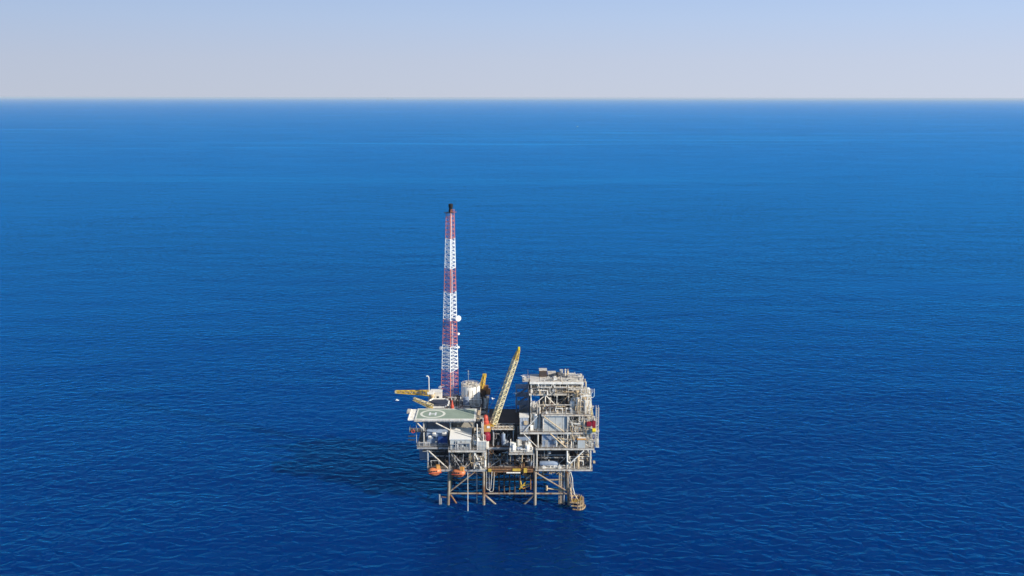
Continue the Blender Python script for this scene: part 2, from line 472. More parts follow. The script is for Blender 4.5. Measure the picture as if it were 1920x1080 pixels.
# risers beside the right-hand leg, pump caissons, hoses
for dx, dy, m in ((-2.7, .8, TAN), (-2.1, .6, TAN), (-1.5, 1.0, TAN), (-.9, .3, PALE), (.75, .2, PALE)):
    MB().tube((LX[3]+dx, dy, -5), (LX[3]+dx, dy, Z0-.5), .2, n=8).build('riser', m, jk, smooth=True)
MB().path([(LX[3]+1.2, -.5, Z0-.6), (LX[3]+1.9, -.7, Z0-3), (LX[3]+2.1, -.9, 7), (LX[3]+2.9, -1.2, 4.2), (LX[3]+4, -1.6, 2.6)], .2).build('riser', PALE, jk)
MB().path([(LX[3]+1.0, -.3, Z0-.6), (LX[3]+1.5, -.7, 8), (LX[3]+1.9, -1.2, 2.5)], .17).build('riser', TAN, jk)
MB().tube((XW(878, -5.4, 8), -5.4, -3), (XW(878, -5.4, 8), -5.4, Z0+1), .17, n=8).build('pump_caisson', PALE, jk, smooth=True)
MB().tube((XW(895, 1.5, 8), 1.5, -3), (XW(895, 1.5, 8), 1.5, Z0-.5), .24, n=8).build('pump_caisson', GREY, jk, smooth=True)
for xs, zb, yy in ((-9.1, 6.6, -.3), (-8.2, 5.6, .4)):
    pts = [(xs+.9+.75*math.cos(math.pi+math.pi*t/8)*1.0, yy, zb+.75*math.sin(math.pi+math.pi*t/8)*1.0) for t in range(9)]
    MB().path([(xs+.15, yy, Z0-.6)]+pts+[(xs+2.1, yy, Z0-.6)], .13).build('hose', PALE, jk)
# boat bumper on the left leg
MB().path([(LX[0]-.6, 0, 2.8), (LX[0]-3.4, 0, 3.0)], .16).build('bumper_arm', RUSTY, jk)
MB().tube((LX[0]-3.6, 0, .2), (LX[0]-3.6, 0, 4.0), .32, n=8).tube((LX[0]-3.1, .5, -1), (LX[0]-3.1, .5, 2.6), .2, n=8).build('bumper_post', GREY, jk)

# boat landing
LAND = mat('landing_steel', (0.40, 0.30, 0.18), 0.8, rust=0.7, scale=0.9)
bl = empty('boat_landing', (LX[3]+3.6, -1.6, 0), 'tan rusty tubular boat landing at the waterline beside the right leg', 'boat landing')
bx, by = LX[3]+3.3, -1.8
for lev in (.3, 1.6, 2.9):
    pts = []; bx = LX[3]+3.3+(1.6-lev)*.45
    for k in range(9):
        a = math.pi*(-.5) + math.pi*k/8
        pts.append((bx + .4 + 2.3*math.cos(a)*(1 if a > -.2 else .9), by + 3.2*math.sin(a), lev))
    MB().path([(bx-1.9, by-2.8, lev)]+pts+[(bx-1.9, by+3.1, lev)], .28).build('fender_hoop', LAND, bl)
bx = LX[3]+3.3
p = MB()
for k in range(0, 9, 1):
    a = math.pi*(-.5) + math.pi*k/8
    p.tube((bx+.4+2.3*math.cos(a), by+3.2*math.sin(a), -2.5), (bx+.4+2.2*math.cos(a), by+3.2*math.sin(a), 3.6), .2, n=6)
p.build('fender_post', LAND, bl)
MB().box(bx-1.9, bx+1.6, by-2.2, by+2.4, 2.1, 2.3).build('landing_platform', RUSTY, bl)
q = MB()
for a, b in (((bx-1.5, by-2, 2.3), (LX[3]+1, 0, 8)), ((bx+1.2, by-1, 2.3), (LX[3]+1, 0, 6.5)), ((bx-1.0, by+2, 2.3), (LX[3]+1, 1, 7)), ((bx+.5, by+2, 3.6), (bx-1.5, by-2, 1))): q.tube(a, b, .17, n=6)
q.build('landing_brace', TAN, bl)
MB().rail([(bx-1.6, by-2.1, 2.3), (bx+1.3, by-2.1, 2.3), (bx+1.6, by+1, 2.3)], 1.2, .07, 1.2).build('railing', YELLOW, bl)

# =================================================================== WELL BAY MODULE (centre)
wb = empty('well_bay_module', (0, 10, Z0), 'rust stained open well bay decks between the helideck side and the tall process block', 'deck module')
WX0, WX1 = -8.7, 8.3
deck(wb, WX0, WX1, .2, 39, Z0, BROWN, RUSTY, 1.0, sides='F', rm=RUSTY)
deck(wb, WX0, WX1, 1.6, 39, Z1, BROWN, GREY, .8, sides='', rail=False)
deck(wb, WX0+.2, 3.0, 8.0, 26, Z2+.2, BROWN, DARK, .6, sides='FLB', rm=DARK)
def col_(p, x, y, z0, z1, r=.34, m=None): MB().tube((x, y, z0), (x, y, z1), r, n=10).build('column', m or PALE, p, smooth=True)
def br(p, a, b, r=.2, m=None): MB().tube(a, b, r, n=8).build('brace', m or PALE, p, smooth=True)
for y in (1.9, 13, 27, 38):
    for x in (WX0+.4, 0, WX1-.4):
        if y > 2 or x: col_(wb, x, y, Z0, Z1-.9, .3, GREY)
    br(wb, (WX0+.9, y, Z1-1), (-4.2, y, Z1-5), .17, TAN); br(wb, (-4.2, y, Z1-5), (-1.2, y, Z1-1), .15, TAN)
    br(wb, (-4.2, y, Z1-5), (-8, y, Z0+.3), .13, GREY); br(wb, (.6, y, Z1-1), (3.2, y, Z0+1), .14, GREY); br(wb, (4.6, y, Z1-1), (7.4, y, Z0+2), .14, GREY)
    br(wb, (4.0, y, Z1-1), (3.6, y, Z0+.2), .2, TAN)
for x, y in ((-7.9, 8.6), (2.4, 8.6), (-7.9, 25), (2.4, 25), (-2.7, 25)): col_(wb, x, y, Z1, Z2-.5, .25, GREY)
MB().box(WX0+.5, WX1-.6, -.35, .15, Z0-.1, Z0+.25).build('pipe_header', RUSTY, wb)
MB().tube((-1.8, -.5, Z0-1.0), (3.2, -.5, Z0-1.0), .28, n=8).build('pipe_header', WHITE, wb)
MB().box(.4, 3.2, -.6, -.2, Z0-.3, Z0+.5).box(4.4, 5.6, -.75, -.2, Z0-.9, Z0+.7).box(-8.3, -7.2, -.6, -.2, Z0-.6, Z0+.4).build('valve_box', YELLOW, wb)
clutter(wb, WX0+1, WX1-1, 2.5, 8, Z0, Z0+4.5, 40, 3, [GREY, BLUEG, BROWN, DARK])
clutter(wb, WX0+1, WX1-1, 2, 12, Z0-2.6, Z0-1.2, 14, 13, [DARK, RUSTY, BROWN], 'underdeck_piping')
clutter(wb, -7, -.5, 3.2, 7.5, Z1, Z1+4.6, 26, 5, [DARK, GREY, BROWN, BLUEG])
# wellheads seen through the open deck
for k in range(6):
    x = -6 + k*1.9
    MB().lathe([(.45, Z0+.02), (.45, Z0+.5), (.25, Z0+.6), (.25, Z0+1.3), (.5, Z0+1.35), (.5, Z0+1.7), (.2, Z0+1.8), (.2, Z0+2.5)], (x, 10, 0), 10).build('wellhead', GREY, wb)

# pipe bridge walkway behind the crane
pb = empty('pipe_bridge', (-2.5, 2.5, Z1), 'beige trussed pipe bridge spanning from the red crane to the process block', 'walkway')
xa, xb, zt = XW(923, 2.5, 28.5), XW(966, 2.5, 28.5), 28.0
MB().box(xa, xb, 1.6, 4.2, zt, zt+.25).build('deck_plate', TAN, pb)
t = MB()
for y in (1.6, 4.2):
    t.tube((xa, y, zt+1.2), (xb, y, zt+1.2), .11, n=6); t.tube((xa, y, zt-.12), (xb, y, zt-.12), .16, n=6)
    n = 7
    for i in range(n):
        a = xa+(xb-xa)*i/n; b = xa+(xb-xa)*(i+1)/n
        t.tube((a, y, zt), (b, y, zt+1.2) if i % 2 else (a, y, zt+1.2), .08, n=5); t.tube((a, y, zt+1.2), (b, y, zt), .08, n=5)
t.build('truss', PALE, pb)
MB().tube((xa, 2.6, zt+.5), (xb, 2.6, zt+.5), .22, n=8).tube((xa, 3.3, zt+.45), (xb, 3.3, zt+.45), .16, n=8).build('pipe', TAN, pb)
for x in (xa+.5, xb-.5): MB().tube((x, 2.9, Z1), (x, 2.9, zt-.1), .22, n=8).build('support_post', GREY, pb)

# vertical vessel + skids in the bay
def vessel_v(x, y, z, r, h, m, label, group=None, cat='vessel', legs=True, name='vertical_vessel'):
    v = empty(name, (x, y, z), label, cat, group)
    b = z + (.5 if legs else 0)
    MB().lathe([(r*.3, b), (r*.85, b+r*.12), (r, b+r*.35), (r, b+h-r*.35), (r*.85, b+h-r*.12), (r*.3, b+h)], (x, y, 0), 20).build('shell', m, v, smooth=True)
    if legs:
        for k in range(4):
            a = math.pi/4 + k*math.pi/2
            MB().tube((x+r*.75*math.cos(a), y+r*.75*math.sin(a), z), (x+r*.75*math.cos(a), y+r*.75*math.sin(a), b+r*.4), .09, n=5).build('leg', GREY, v)
    MB().tube((x, y, b+h-.05), (x, y, b+h+.5), r*.22, n=8).build('nozzle', PALE, v)
    return v
def vessel_h(x0, x1, y, z, r, m, label, group=None, cat='vessel', axis='x', name='horizontal_vessel'):
    v = empty(name, ((x0+x1)/2, y, z), label, cat, group)
    L = x1-x0
    M = Matrix.Translation((x0, y, z+r+.4)) @ Matrix.Rotation(math.pi/2, 4, 'Y')
    if axis == 'y': M = Matrix.Translation(((x0+x1)/2, y-L/2, z+r+.4)) @ Matrix.Rotation(-math.pi/2, 4, 'X')
    MB().lathe([(r*.25, 0), (r*.8, r*.12), (r, r*.38), (r, L-r*.38), (r*.8, L-r*.12), (r*.25, L)], (0, 0, 0), 18, M).build('shell', m, v, smooth=True)
    for f in (.22, .78):
        c = x0+L*f
        if axis == 'x': MB().box(c-.15, c+.15, y-r*.8, y+r*.8, z, z+.5).build('saddle', GREY, v)
        else: MB().box((x0+x1)/2-r*.8, (x0+x1)/2+r*.8, y-L/2+L*f-.15, y-L/2+L*f+.15, z, z+.5).build('saddle', GREY, v)
    MB().tube(((x0+x1)/2, y, z+2*r+.3), ((x0+x1)/2, y, z+2*r+.8), r*.2, n=8).build('nozzle', PALE, v)
    return v
vessel_v(XW(944.5, 3, 24), 3.0, Z1, .72, 4.2, BLUEG, 'tall blue-grey vertical vessel standing in the shaded centre bay')
def skid(x0, x1, y0, y1, z, label, seed, hues, h=2.6, cat='equipment skid'):
    s = empty('equipment_skid', ((x0+x1)/2, (y0+y1)/2, z), label, cat)
    MB().box(x0, x1, y0, y1, z+.05, z+.4).build('base_frame', PALE, s)
    rd = random.Random(seed)
    w = x1-x0
    MB().box(x0+.2*w, x0+.45*w, y0+.3, y1-.4, z+.4, z+h*.8).build('control_cabinet', hues[0], s)
    MB().lathe([(.2, 0), (.55, .1), (.6, .3), (.6, .38*w), (.2, .38*w+.15)], n=12, M=Matrix.Translation((x0+.52*w, y0+.9, z+1.2)) @ Matrix.Rotation(math.pi/2, 4, 'Y')).build('motor', hues[1], s, smooth=True)
    MB().box(x0+.55*w, x0+.9*w, y1-1.4, y1-.3, z+.4, z+h).build('cooler', hues[2], s)
    clutter(s, x0+.2, x1-.2, y0+.2, y1-.2, z+.4, z+h, 12, seed, [WHITE, PALE, DARK], 'pipework')
    MB().rail([(x0+.1, y0+.1, z+.4), (x1-.1, y0+.1, z+.4)], 1.1, .05, 1.2).build('railing', WHITE, s)
    return s

# =================================================================== CENTRE SIDE SKIDS (in front of the process block's left edge)
sx0, sx1 = XW(955, -2.5, 21), XW(1000, -2.5, 21)
pl = empty('cantilever_deck', ((sx0+sx1)/2, -1, 20.6), 'pale cantilevered deck sticking out in front of the centre bay', 'deck')
deck(pl, sx0, sx1, -3, 1.55, 20.75, GRATE, PALE, .5, sides='FLR')
MB().tube((sx0+.5, -2.6, 20.1), (sx0+.5, .3, 16.5), .14, n=6).tube((sx1-.5, -2.6, 20.1), (sx1-.5, .3, 16.5), .14, n=6).build('bracket', TAN, pl)
skid(sx0+.3, sx0+5.0, -2.6, 1.4, 20.76, 'pale green-grey pump skid on the cantilevered deck', 21, [mat('green_grey_paint', (.34, .40, .37), .6), BLUEG, PALE], 3.6)
skid(sx0+5.3, sx1-.2, -2.6, 1.4, 20.76, 'white and dark generator skid on the cantilevered deck beside the process block', 22, [WHITE, DARK, WHITE], 3.4)
cp = empty('sloped_hood', (sx0+4.6, 2.6, Z1), 'faded grey-green louvred cooler hood with sloping top in the centre bay', 'cooler')
h = MB(); h.prism([(sx0+3.2, 2.0), (sx0+7.6, 2.0), (sx0+7.6, 5.2), (sx0+3.2, 5.2)], Z1, Z1+3.6); h.build('casing', PALE, cp)
MB().beam((sx0+3.1, 1.5, Z1+3.2), (sx0+3.1+4.6, 1.5, Z1+3.2), .15, 1.3).build('louvre', BLUEG, cp)
MB().box(sx0+5.2, sx0+7.7, 1.6, 4.6, Z1+3.65, Z1+3.95).build('lid', WHITE, cp)

# =================================================================== PROCESS MODULE (right block)
pm = empty('process_module', (18, 12, Z0), 'tall multi deck process block of pale weathered steel on the right of the platform', 'process module')
PX0, PX1 = 8.6, 29.0
deck(pm, PX0, PX1, -.3, 36, Z0+.3, GRATE, PALE, .6, sides='FR')
deck(pm, PX0, PX1+.6, -.3, 36, Z1+.3, GRATE, PALE, .6, sides='FR')
deck(pm, 3.0, PX1+1.0, 0.0, 34, Z2, GRATE, PALE, .65, sides='FLR')
deck(pm, 10.6, 28.2, 0.3, 32, Z3, GRATE, PALE, .6, sides='FR')
deck(pm, 6.3, 26.6, 8.0, 28, Z4, GRATE, PALE, .7, sides='FLR')
# roof
MB().box(6.6, 25.9, 8.0, 18.6, Z5, Z5+.35).build('roof', mat('roof_sheet', (.60, .56, .50), .6, rust=.35, scale=.25, rustc=(.36, .27, .17)), pm)
gd = MB(); gd.box(6.5, 26.0, 7.75, 7.99, Z5-.35, Z5+.45)
for k in range(1, 5): gd.box(6.6+3.86*k-.08, 6.6+3.86*k+.08, 8.0, 18.6, Z5+.36, Z5+.46)
gd.build('roof_edge', WHITE, pm)
for x in (9.0, 19.9, 28.2):
    for y in (.3, 13, 27, 35): col_(pm, x, y, Z0+.3, Z1-.6, .34, PALE)
for x in (9.4, 19.9, 28.6):
    for y in (.4, 13, 27, 33): col_(pm, x, y, Z1+.3, Z2-.8, .3, PALE)
for x in (11.2, 19.9, 27.6):
    for y in (.6, 13, 27, 31): col_(pm, x, y, Z2, Z3-.7, .28, PALE)
for x in (7.0, 12.2, 16.4, 20.6, 26.0):
    for y in (8.3, 18, 27): col_(pm, x, y, Z3 if x > 10 else Z2, Z4-.8, .22, WHITE)
for x in (7.0, 10.8, 15.6, 20.6, 25.4):
    for y in (8.4, 18.2): col_(pm, x, y, Z4, Z5, .17, WHITE)
br(pm, (7.2, 8.2, Z3+.3), (12.0, 8.2, Z4-.9), .17, WHITE); br(pm, (12.4, 8.2, Z4-.9), (16.6, 8.2, Z3+.3), .17, WHITE)
br(pm, (16.8, 8.2, Z3+.3), (20.4, 8.2, Z4-.9), .17, TAN); br(pm, (11.5, .2, Z3-.8), (18.6, .2, Z2+.2), .19, TAN)
br(pm, (9.2, -.1, Z3-.5), (4.4, -.1, Z2+.2), .16, WHITE); br(pm, (4.4, -.1, Z2-.7), (9.0, -.1, Z1+.8), .17, PALE)
br(pm, (13.8, -.2, Z2-.6), (19.6, -.2, Z1+.4), .2, TAN)
# V brace in the lower right bay
br(pm, (19.8, -.45, Z1-.7), (19.9, -.45, Z0+3.4), .24, WHITE); br(pm, (21.0, -.45, Z0+2.6), (25.8, -.45, Z1-.5), .26, WHITE); br(pm, (19.9, -.45, Z0+3.3), (21.0, -.45, Z0+2.6), .24, WHITE)
for y in (13, 27):
    br(pm, (9, y, Z0+.5), (19.8, y, Z1-.7), .22, GREY); br(pm, (28, y, Z0+.5), (20, y, Z1-.7), .22, GREY)
for zz, x0 in ((Z0+3.2, 9), (Z0+4.2, 9)):
    MB().box(x0, 20, 3.0, 3.4, zz, zz+.35).build('pipe_tray', GREY, pm)
MB().tube((20.5, 1.2, Z0+4.4), (28, 1.2, Z0+4.4), .22, n=8).tube((20.5, 1.4, Z0+3.7), (28, 1.4, Z0+3.7), .14, n=8).build('pipe_header', WHITE, pm)
# cladding on the block's left side, shade painted in; hanging railings under the roof
MB().box(6.05, 6.25, 8.6, 27.6, Z2+.2, Z5-.5).build('side_cladding', mat('shaded_cladding', (.13, .15, .2), .7, rust=.15), pm)
sr = MB()
for x0, x1 in ((9.6, 14.6), (15.0, 20.0)):
    sr.path([(x0, 7.6, Z5-.3), (x0+.3, 7.4, Z5-1.4), (x1-.3, 7.4, Z5-1.4), (x1, 7.6, Z5-.3)], .13)
    sr.tube(((x0+x1)/2, 7.4, Z5-1.4), ((x0+x1)/2, 7.6, Z5-.3), .08, n=5)
sr.build('service_rail', WHITE, pm)
MB().box(6.4, 26.4, 12.5, 12.8, Z4+.02, Z5-.02).build('shade_backing', DARK, pm)  # dark sheets added behind the open bays, shade put into their colour
MB().box(11.4, 26.2, 15.5, 15.8, Z3+.02, Z4-.83).build('shade_backing', DARK, pm)
MB().box(9.4, 27.6, 5.5, 5.8, Z0+.32, Z1-.6).build('shade_backing', DARK, pm)
MB().box(WX0+.8, WX1-.6, 11.5, 11.7, Z0+.02, Z1-.85).build('shade_backing', DARK, wb)  # dark sheet standing in for the shade inside the well bay
MB().box(9.4, 28.2, 7.5, 7.7, Z1+.32, Z2-.7).build('shade_backing', DARK, pm)
# wall-like module panels (pale grey)
def clad(x0, x1, y0, y1, z0, z1, label, m, cat='module', seams=5, doors=0, name='equipment_house'):
    c = empty(name, ((x0+x1)/2, (y0+y1)/2, z0), label, cat)
    MB().box(x0, x1, y0, y1, z0+.01, z1).build('wall', m, c)
    MB().box(x0-.15, x1+.15, y0-.15, y1+.15, z1+.003, z1+.2).build('roof', WHITE, c)
    s = MB()
    for k in range(seams+1):
        x = x0+.05+(x1-x0-.1)*k/seams; s.box(x-.05, x+.05, y0-.07, y0-.003, z0+.1, z1-.05)
    s.box(x0+.1, x1-.1, y0-.12, y0-.075, (z0+z1)/2-.06, (z0+z1)/2+.06)
    s.build('panel_rib', PALE, c)
    for k in range(doors):
        x = x0+(x1-x0)*(.3+.45*k)
        MB().box(x-.5, x+.5, y0-.11, y0-.004, z0+.15, z0+2.3).build('door', GREY, c)
    return c
LG = mat('light_grey_panel', (.47, .49, .48), .55, rust=.2, scale=.35, rustc=(.33, .3, .25), var=.12)
clad(XW(1017, .9, 30.5), XW(1069, .9, 30.5), .9, 7.4, Z2, Z3-1.0, 'large light grey panelled enclosure in the middle of the process block front', LG, seams=4, name='compressor_house')
clad(XW(1017, 1, 24), XW(1046, 1, 24), 1.0, 6, Z1+.3, Z2-1.1, 'blue-grey cabin under the large light grey enclosure', BLUEG, seams=3, doors=1, name='switch_room')
vessel_h(XW(1012, 1.5, 15), XW(1048, 1.5, 15), 1.9, Z0+.3, .95, BLUEG, 'long blue-grey horizontal vessel on the lowest deck of the process block')
sw = XW(975.5, 0, 30.5)
clad(sw, XW(992, 0, 30.5), .4, 5, Z2, Z3-1.2, 'small grey cabin at the left end of the process block balcony', mat('cool_grey_panel', (.36, .40, .46), .6, rust=.2), seams=3, name='balcony_cabin')
MB().box(XW(983, .1, 31), XW(990, .1, 31), -.05, .33, Z2+2.7, Z2+4.1).build('fan_unit', TAN, bpy.data.objects['balcony_cabin'])
# dense process piping
clutter(pm, XW(1072, 1, 30), 28.4, .8, 8, Z2, Z3-.8, 60, 31)
clutter(pm, XW(1048, 1, 24), 28.8, .6, 7, Z1+.3, Z2-.9, 64, 32, [WHITE, PALE, TAN, DARK, WHITE])
clutter(pm, 20.4, 28.2, .6, 6, Z0+.3, Z1-2.4, 46, 33, [WHITE, PALE, DARK, TAN, DARK])
clutter(pm, 10, 19.6, .5, 2.8, Z0+.3, Z0+1.6, 12, 34, [WHITE, PALE, TAN])
clutter(pm, 11, 27.8, 1, 7.4, Z3, Z3+2.6, 74, 35, [WHITE, PALE, TAN, GREY, BROWN])
clutter(pm, 11.4, 26.0, 9, 15, Z3, Z4-1, 44, 36, [WHITE, GREY, DARK, PALE])
clutter(pm, 7, 26.0, 8.7, 12.2, Z4, Z5-.6, 56, 37, [WHITE, TAN, PALE, GREY])
clutter(pm, 6.8, 10.2, 2, 7.8, Z2, Z3+2.6, 26, 38, [WHITE, PALE, TAN])
clutter(pm, 21.5, 28.0, 4, 9, Z3, Z4-.6, 40, 41, [WHITE, TAN, PALE, WHITE])
clutter(pm, 23.5, 28.0, 1, 8, Z3, Z4+1.0, 34, 42, [WHITE, PALE, TAN])
clutter(pm, 21.5, 27.8, 9, 26, Z3, Z4+1.5, 50, 39, [WHITE, TAN, PALE])
clutter(pm, 21, 26.4, 13, 26, Z4, Z5+.2, 26, 40, [WHITE, TAN, GREY])
for k, (px_, w) in enumerate(((1074, 1.0), (1090, .8))):
    vessel_v(XW(px_, 4, 37), 4.0+k*2, Z3, w, 3.4, WHITE, ('fat white vertical vessel with domed top on the upper process deck', 'slimmer white vertical vessel at the right end of the upper process deck')[k])
vessel_v(XW(1005, 3, 32), 2.6, Z2, .8, 5.6, WHITE, 'tall white column vessel at the left corner of the process block')
vessel_h(XW(1076, 1, 30), XW(1090, 1, 30), 1.6, Z2, 1.1, mat('cream_paint', (.62, .55, .42), .5, rust=.25), 'cream horizontal drum right of the light grey enclosure', cat='vessel')
bxx = XW(1091, -.2, 24)
cb = empty('chemical_tote', (bxx, .3, Z1+.3), 'grey hopper box with orange-brown rim near the right end of the block', 'hopper')
MB().prism([(bxx-1.3, -.25), (bxx+1.3, -.25), (bxx+1.3, 1.8), (bxx-1.3, 1.8)], Z1+.32, Z1+3.4).build('body', LG, cb)
MB().box(bxx-1.6, bxx+1.6, -.4, 2.0, Z1+3.41, Z1+4.0).build('rim', OCHRE, cb)
MB().box(bxx-1.3, bxx+1.5, -.3, 1.9, Z1+4.01, Z1+4.3).build('lid', WHITE, cb)
# roof top units
def roof_unit(x0, x1, y0, y1, z, h, m, label, name='rooftop_unit'):
    r = empty(name, ((x0+x1)/2, (y0+y1)/2, z), label, 'roof unit')
    MB().box(x0, x1, y0, y1, z+.05, z+h, bevel=.06).build('casing', m, r)
    l = MB()
    for k in range(4): l.box(x0+.2, x1-.2, y0-.06, y0-.003, z+h*(.2+.16*k), z+h*(.28+.16*k))
    l.build('louvre', DARK, r)
    MB().box(x0-.1, x1+.1, y0-.1, y1+.1, z+h+.003, z+h+.15).build('lid', PALE, r)
roof_unit(XW(1012, 14, 45), XW(1026, 14, 45), 14.5, 17.5, Z5+.46, 2.3, BROWN, 'brown louvred box on the left part of the process block roof')
roof_unit(XW(1028, 15, 45), XW(1043, 15, 45), 15, 17.6, Z5+.46, 1.2, WHITE, 'low white unit in the middle of the process block roof')
roof_unit(XW(1051, 15, 45), XW(1056, 15, 45), 15, 17, Z5+.46, 2.0, WHITE, 'narrow white unit beside the dark fan on the process block roof')
fx = XW(1053, 13, 45)-1.2
fn = empty('exhaust_fan', (fx, 13.6, Z5+.4), 'dark round exhaust hood on the process block roof', 'exhaust fan')
MB().lathe([(.5, Z5+.4), (.5, Z5+1.6), (.9, Z5+1.7), (.8, Z5+2.3), (.2, Z5+2.6)], (fx, 13.6, 0), 12).build('hood', DARK, fn, smooth=True)
MB().box(fx-.7, fx+.7, 12.9, 14.3, Z5+.36, Z5+.7).build('curb', PALE, fn)
for k, (px_, hh, lb) in enumerate(((1060, 3.2, 'twin pale vent stack on the right half of the process block roof'), (1041, 1.6, 'short pale vent stub on the process block roof'))):
    st = empty('vent_stack', (XW(px_, 15, 45), 14, Z5+.36), lb, 'vent')
    x = XW(px_, 15, 45)
    MB().tube((x, 14, Z5+.4), (x, 14, Z5+hh), .28, n=10).build('pipe', PALE, st, smooth=True)
    if k == 0: MB().tube((x+.9, 14.2, Z5+.4), (x+.9, 14.2, Z5+hh*.85), .25, n=10).build('pipe', TAN, st, smooth=True)
    MB().lathe([(.45, Z5+hh), (.5, Z5+hh+.1), (.15, Z5+hh+.4)], (x, 14, 0), 10).build('cap', PALE, st)
lp = empty('lookout_platform', (5.6, 10, Z5-1), 'small railed grey platform hung off the left top corner of the process block', 'platform')
MB().box(3.9, 6.0, 8.6, 13, Z5+.2, Z5+.35).build('deck_plate', GREY, lp)
MB().rail([(6.0, 8.7, Z5+.35), (4.0, 8.7, Z5+.35), (4.0, 12.9, Z5+.35), (6, 12.9, Z5+.35)], 1.2, .08, 1.1).build('railing', PALE, lp)
MB().box(4.4, 5.4, 9.5, 11, Z5+.36, Z5+1.6).build('locker', PALE, lp)
# shaded stair tower behind the block's left side
stt = empty('stair_tower', (3, 24, Z1), 'dark blue-grey open stair tower behind the left side of the process block', 'stair tower')
X0, X1 = XW(969, 24, 34), XW(994, 24, 34)
for x in (X0, X1):
    for y in (22, 27): MB().tube((x, y, Z2), (x, y, 37.2), .2, n=8).build('column', BLUEG, stt)
for z in (30.5, 33.8, 37.0): MB().box(X0-.4, X1+.4, 21.8, 27.2, z, z+.3).build('landing', BLUEG, stt)
s = MB()
for z in (Z2+.2, 30.8, 34.1):
    for y in (22.6, 24): s.beam((X0+.4, y, z), (X1-.6, y, z+3.0), .12, .35)
    for k in range(9): s.box(X0+.5+k*.5, X0+.85+k*.5, 22.6, 24, z+.15+k*.33, z+.2+k*.33)
s.build('stair_flight', BLUEG, stt)
MB().rail([(X0-.3, 21.9, 37.3), (X1, 21.9, 37.3)], 1.1, .06, 1.2).rail([(X0-.3, 21.9, 34.1), (X1, 21.9, 34.1)], 1.1, .06, 1.2).build('railing', BLUEG, stt)
# right-hand ladder frame
lf = empty('ladder_frame', (30.4, 2, Z2), 'tall narrow grey ladder frame on the outer right edge of the platform', 'ladder')
m_ = MB()
for y in (1.0, 3.5): m_.tube((30.2, y, Z1+.5), (30.2, y, Z3+2.4), .13, n=6); m_.tube((31.0, y, Z1+.5), (31.0, y, Z3+2.4), .13, n=6)
m_.build('stile', PALE, lf)
m_ = MB()
for k in range(18): m_.tube((30.2, 1, Z1+1+k*.8), (31.0, 1, Z1+1+k*.8), .07, n=5); m_.tube((31.0, 1, Z1+1+k*.8), (31.0, 3.5, Z1+1+k*.8), .06, n=5)
m_.build('rung', PALE, lf)
for z in (Z1+.35, Z2+.05): MB().box(30.05, 31.3, .3, 4.4, z, z+.2).build('landing', PALE, lf)
vessel_v(31.0-.2, -.0+1.9, Z1+.56, .45, 2.6, WHITE, 'small white bottle shaped tank on the outermost right landing', legs=False)

# =================================================================== ACCOMMODATION SIDE (left)
am = empty('quarters_module', (-20, 12, Z0), 'left deck module of pale steel frames carrying the helideck and white cabins', 'deck module')
AX0, AX1 = -30.4, -8.9
deck(am, AX0+.2, AX1, .0, 40, Z0+.1, GRATE, GREY, .75, sides='F')
deck(am, -22.5, AX1, -1.6, 41, Z1, GRATE, PALE, .7, sides='F')
deck(am, -33.9, -22.53, 1.4, 41, Z1, GRATE, GREY, .6, sides='LF', rm=GREY)  # girders and rails greyer here, shade put into the paint
deck(am, -32.5, AX1, 15.5, 42, 28.0, GRATE, PALE, .7, sides='LB')
for x in (-30.0, -22.2, -13.5, -9.3):
    for y in (.4, 13, 27, 39): col_(am, x, y, Z0+.1, Z1-.8, .3, GREY if x < -20 else PALE)  # left columns greyer than the others, shade put into their paint
for x in (-31.5, -22.2, -9.6):
    for y in (16, 27, 40): col_(am, x, y, Z1, 27.2, .3, GREY)
br(am, (-29.6, .2, Z1-1), (-22.8, .2, Z0+.3), .26, PALE); br(am, (-13.4, -.2, Z1-.9), (-17.2, -.2, Z0+.3), .2, PALE)
br(am, (-21.8, -.2, Z1-.9), (-18.2, -.2, Z0+.3), .17, TAN); br(am, (-13.2, -.9, Z1-.8), (-11.0, -.4, Z0+.5), .2, WHITE)
br(am, (-13.2, -.9, Z1-.8), (-13.4, -.4, Z0+.5), .22, WHITE); br(am, (-9.3, -.9, Z1-.8), (-9.5, -.4, Z0+1.2), .22, WHITE)
MB().box(-29.8, -9.5, 3.2, 3.5, Z0+3.6, Z0+4.1).build('mid_girder', GREY, am)
MB().box(-33.4, -30.3, 6.4, 6.7, Z0+1.2, Z0+1.6).build('mid_girder', GREY, am)
MB().box(-33.6, -30.5, 7.0, 12, Z0+1.6, Z1-.65).build('side_store', BLUEG, am)
for y in (13, 27): br(am, (-30, y, Z0+.2), (-22, y, Z1-.8), .2, GREY); br(am, (-10, y, Z0+.2), (-22, y, Z1-.8), .2, GREY)
MB().box(-29.5, -9.6, 5.6, 5.8, Z0+.12, Z1-.7).build('shade_backing', DARK, am)  # added dark sheet, painted shade of the lower left bay
clutter(am, -29, -23, 2.0, 3.1, Z0+.1, Z0+4, 16, 51, [DARK])  # lower bay pipework coloured dark to put the bay's shade into it
clutter(am, -21.5, -14.2, .8, 6, Z0+.1, Z0+5, 34, 52, [DARK, GREY, DARK, TAN])
clutter(am, -13.2, -9.6, -.2, 5, Z0+.1, Z0+6, 26, 53, [WHITE, PALE, GREY])
clutter(am, -33.3, -23, 2.4, 3.4, Z1, Z1+1.6, 12, 54, [GREY, BLUEG, WHITE])
clutter(am, -14, -9.6, 4, 12, Z1, Z1+4.5, 36, 55, [WHITE, PALE, TAN, GREY])
clutter(am, -31.5, -10, 17, 24, 28.0, 30.2, 50, 56, [DARK, GREY, BROWN, PALE])
clutter(am, -26, -9.8, 26, 34, 28.0, 31.4, 60, 57, [WHITE, PALE, GREY, DARK])
clutter(am, -32, -24, 2, 9, Z1-1.9, Z1-.9, 10, 58, [GREY, DARK], 'underdeck_piping')
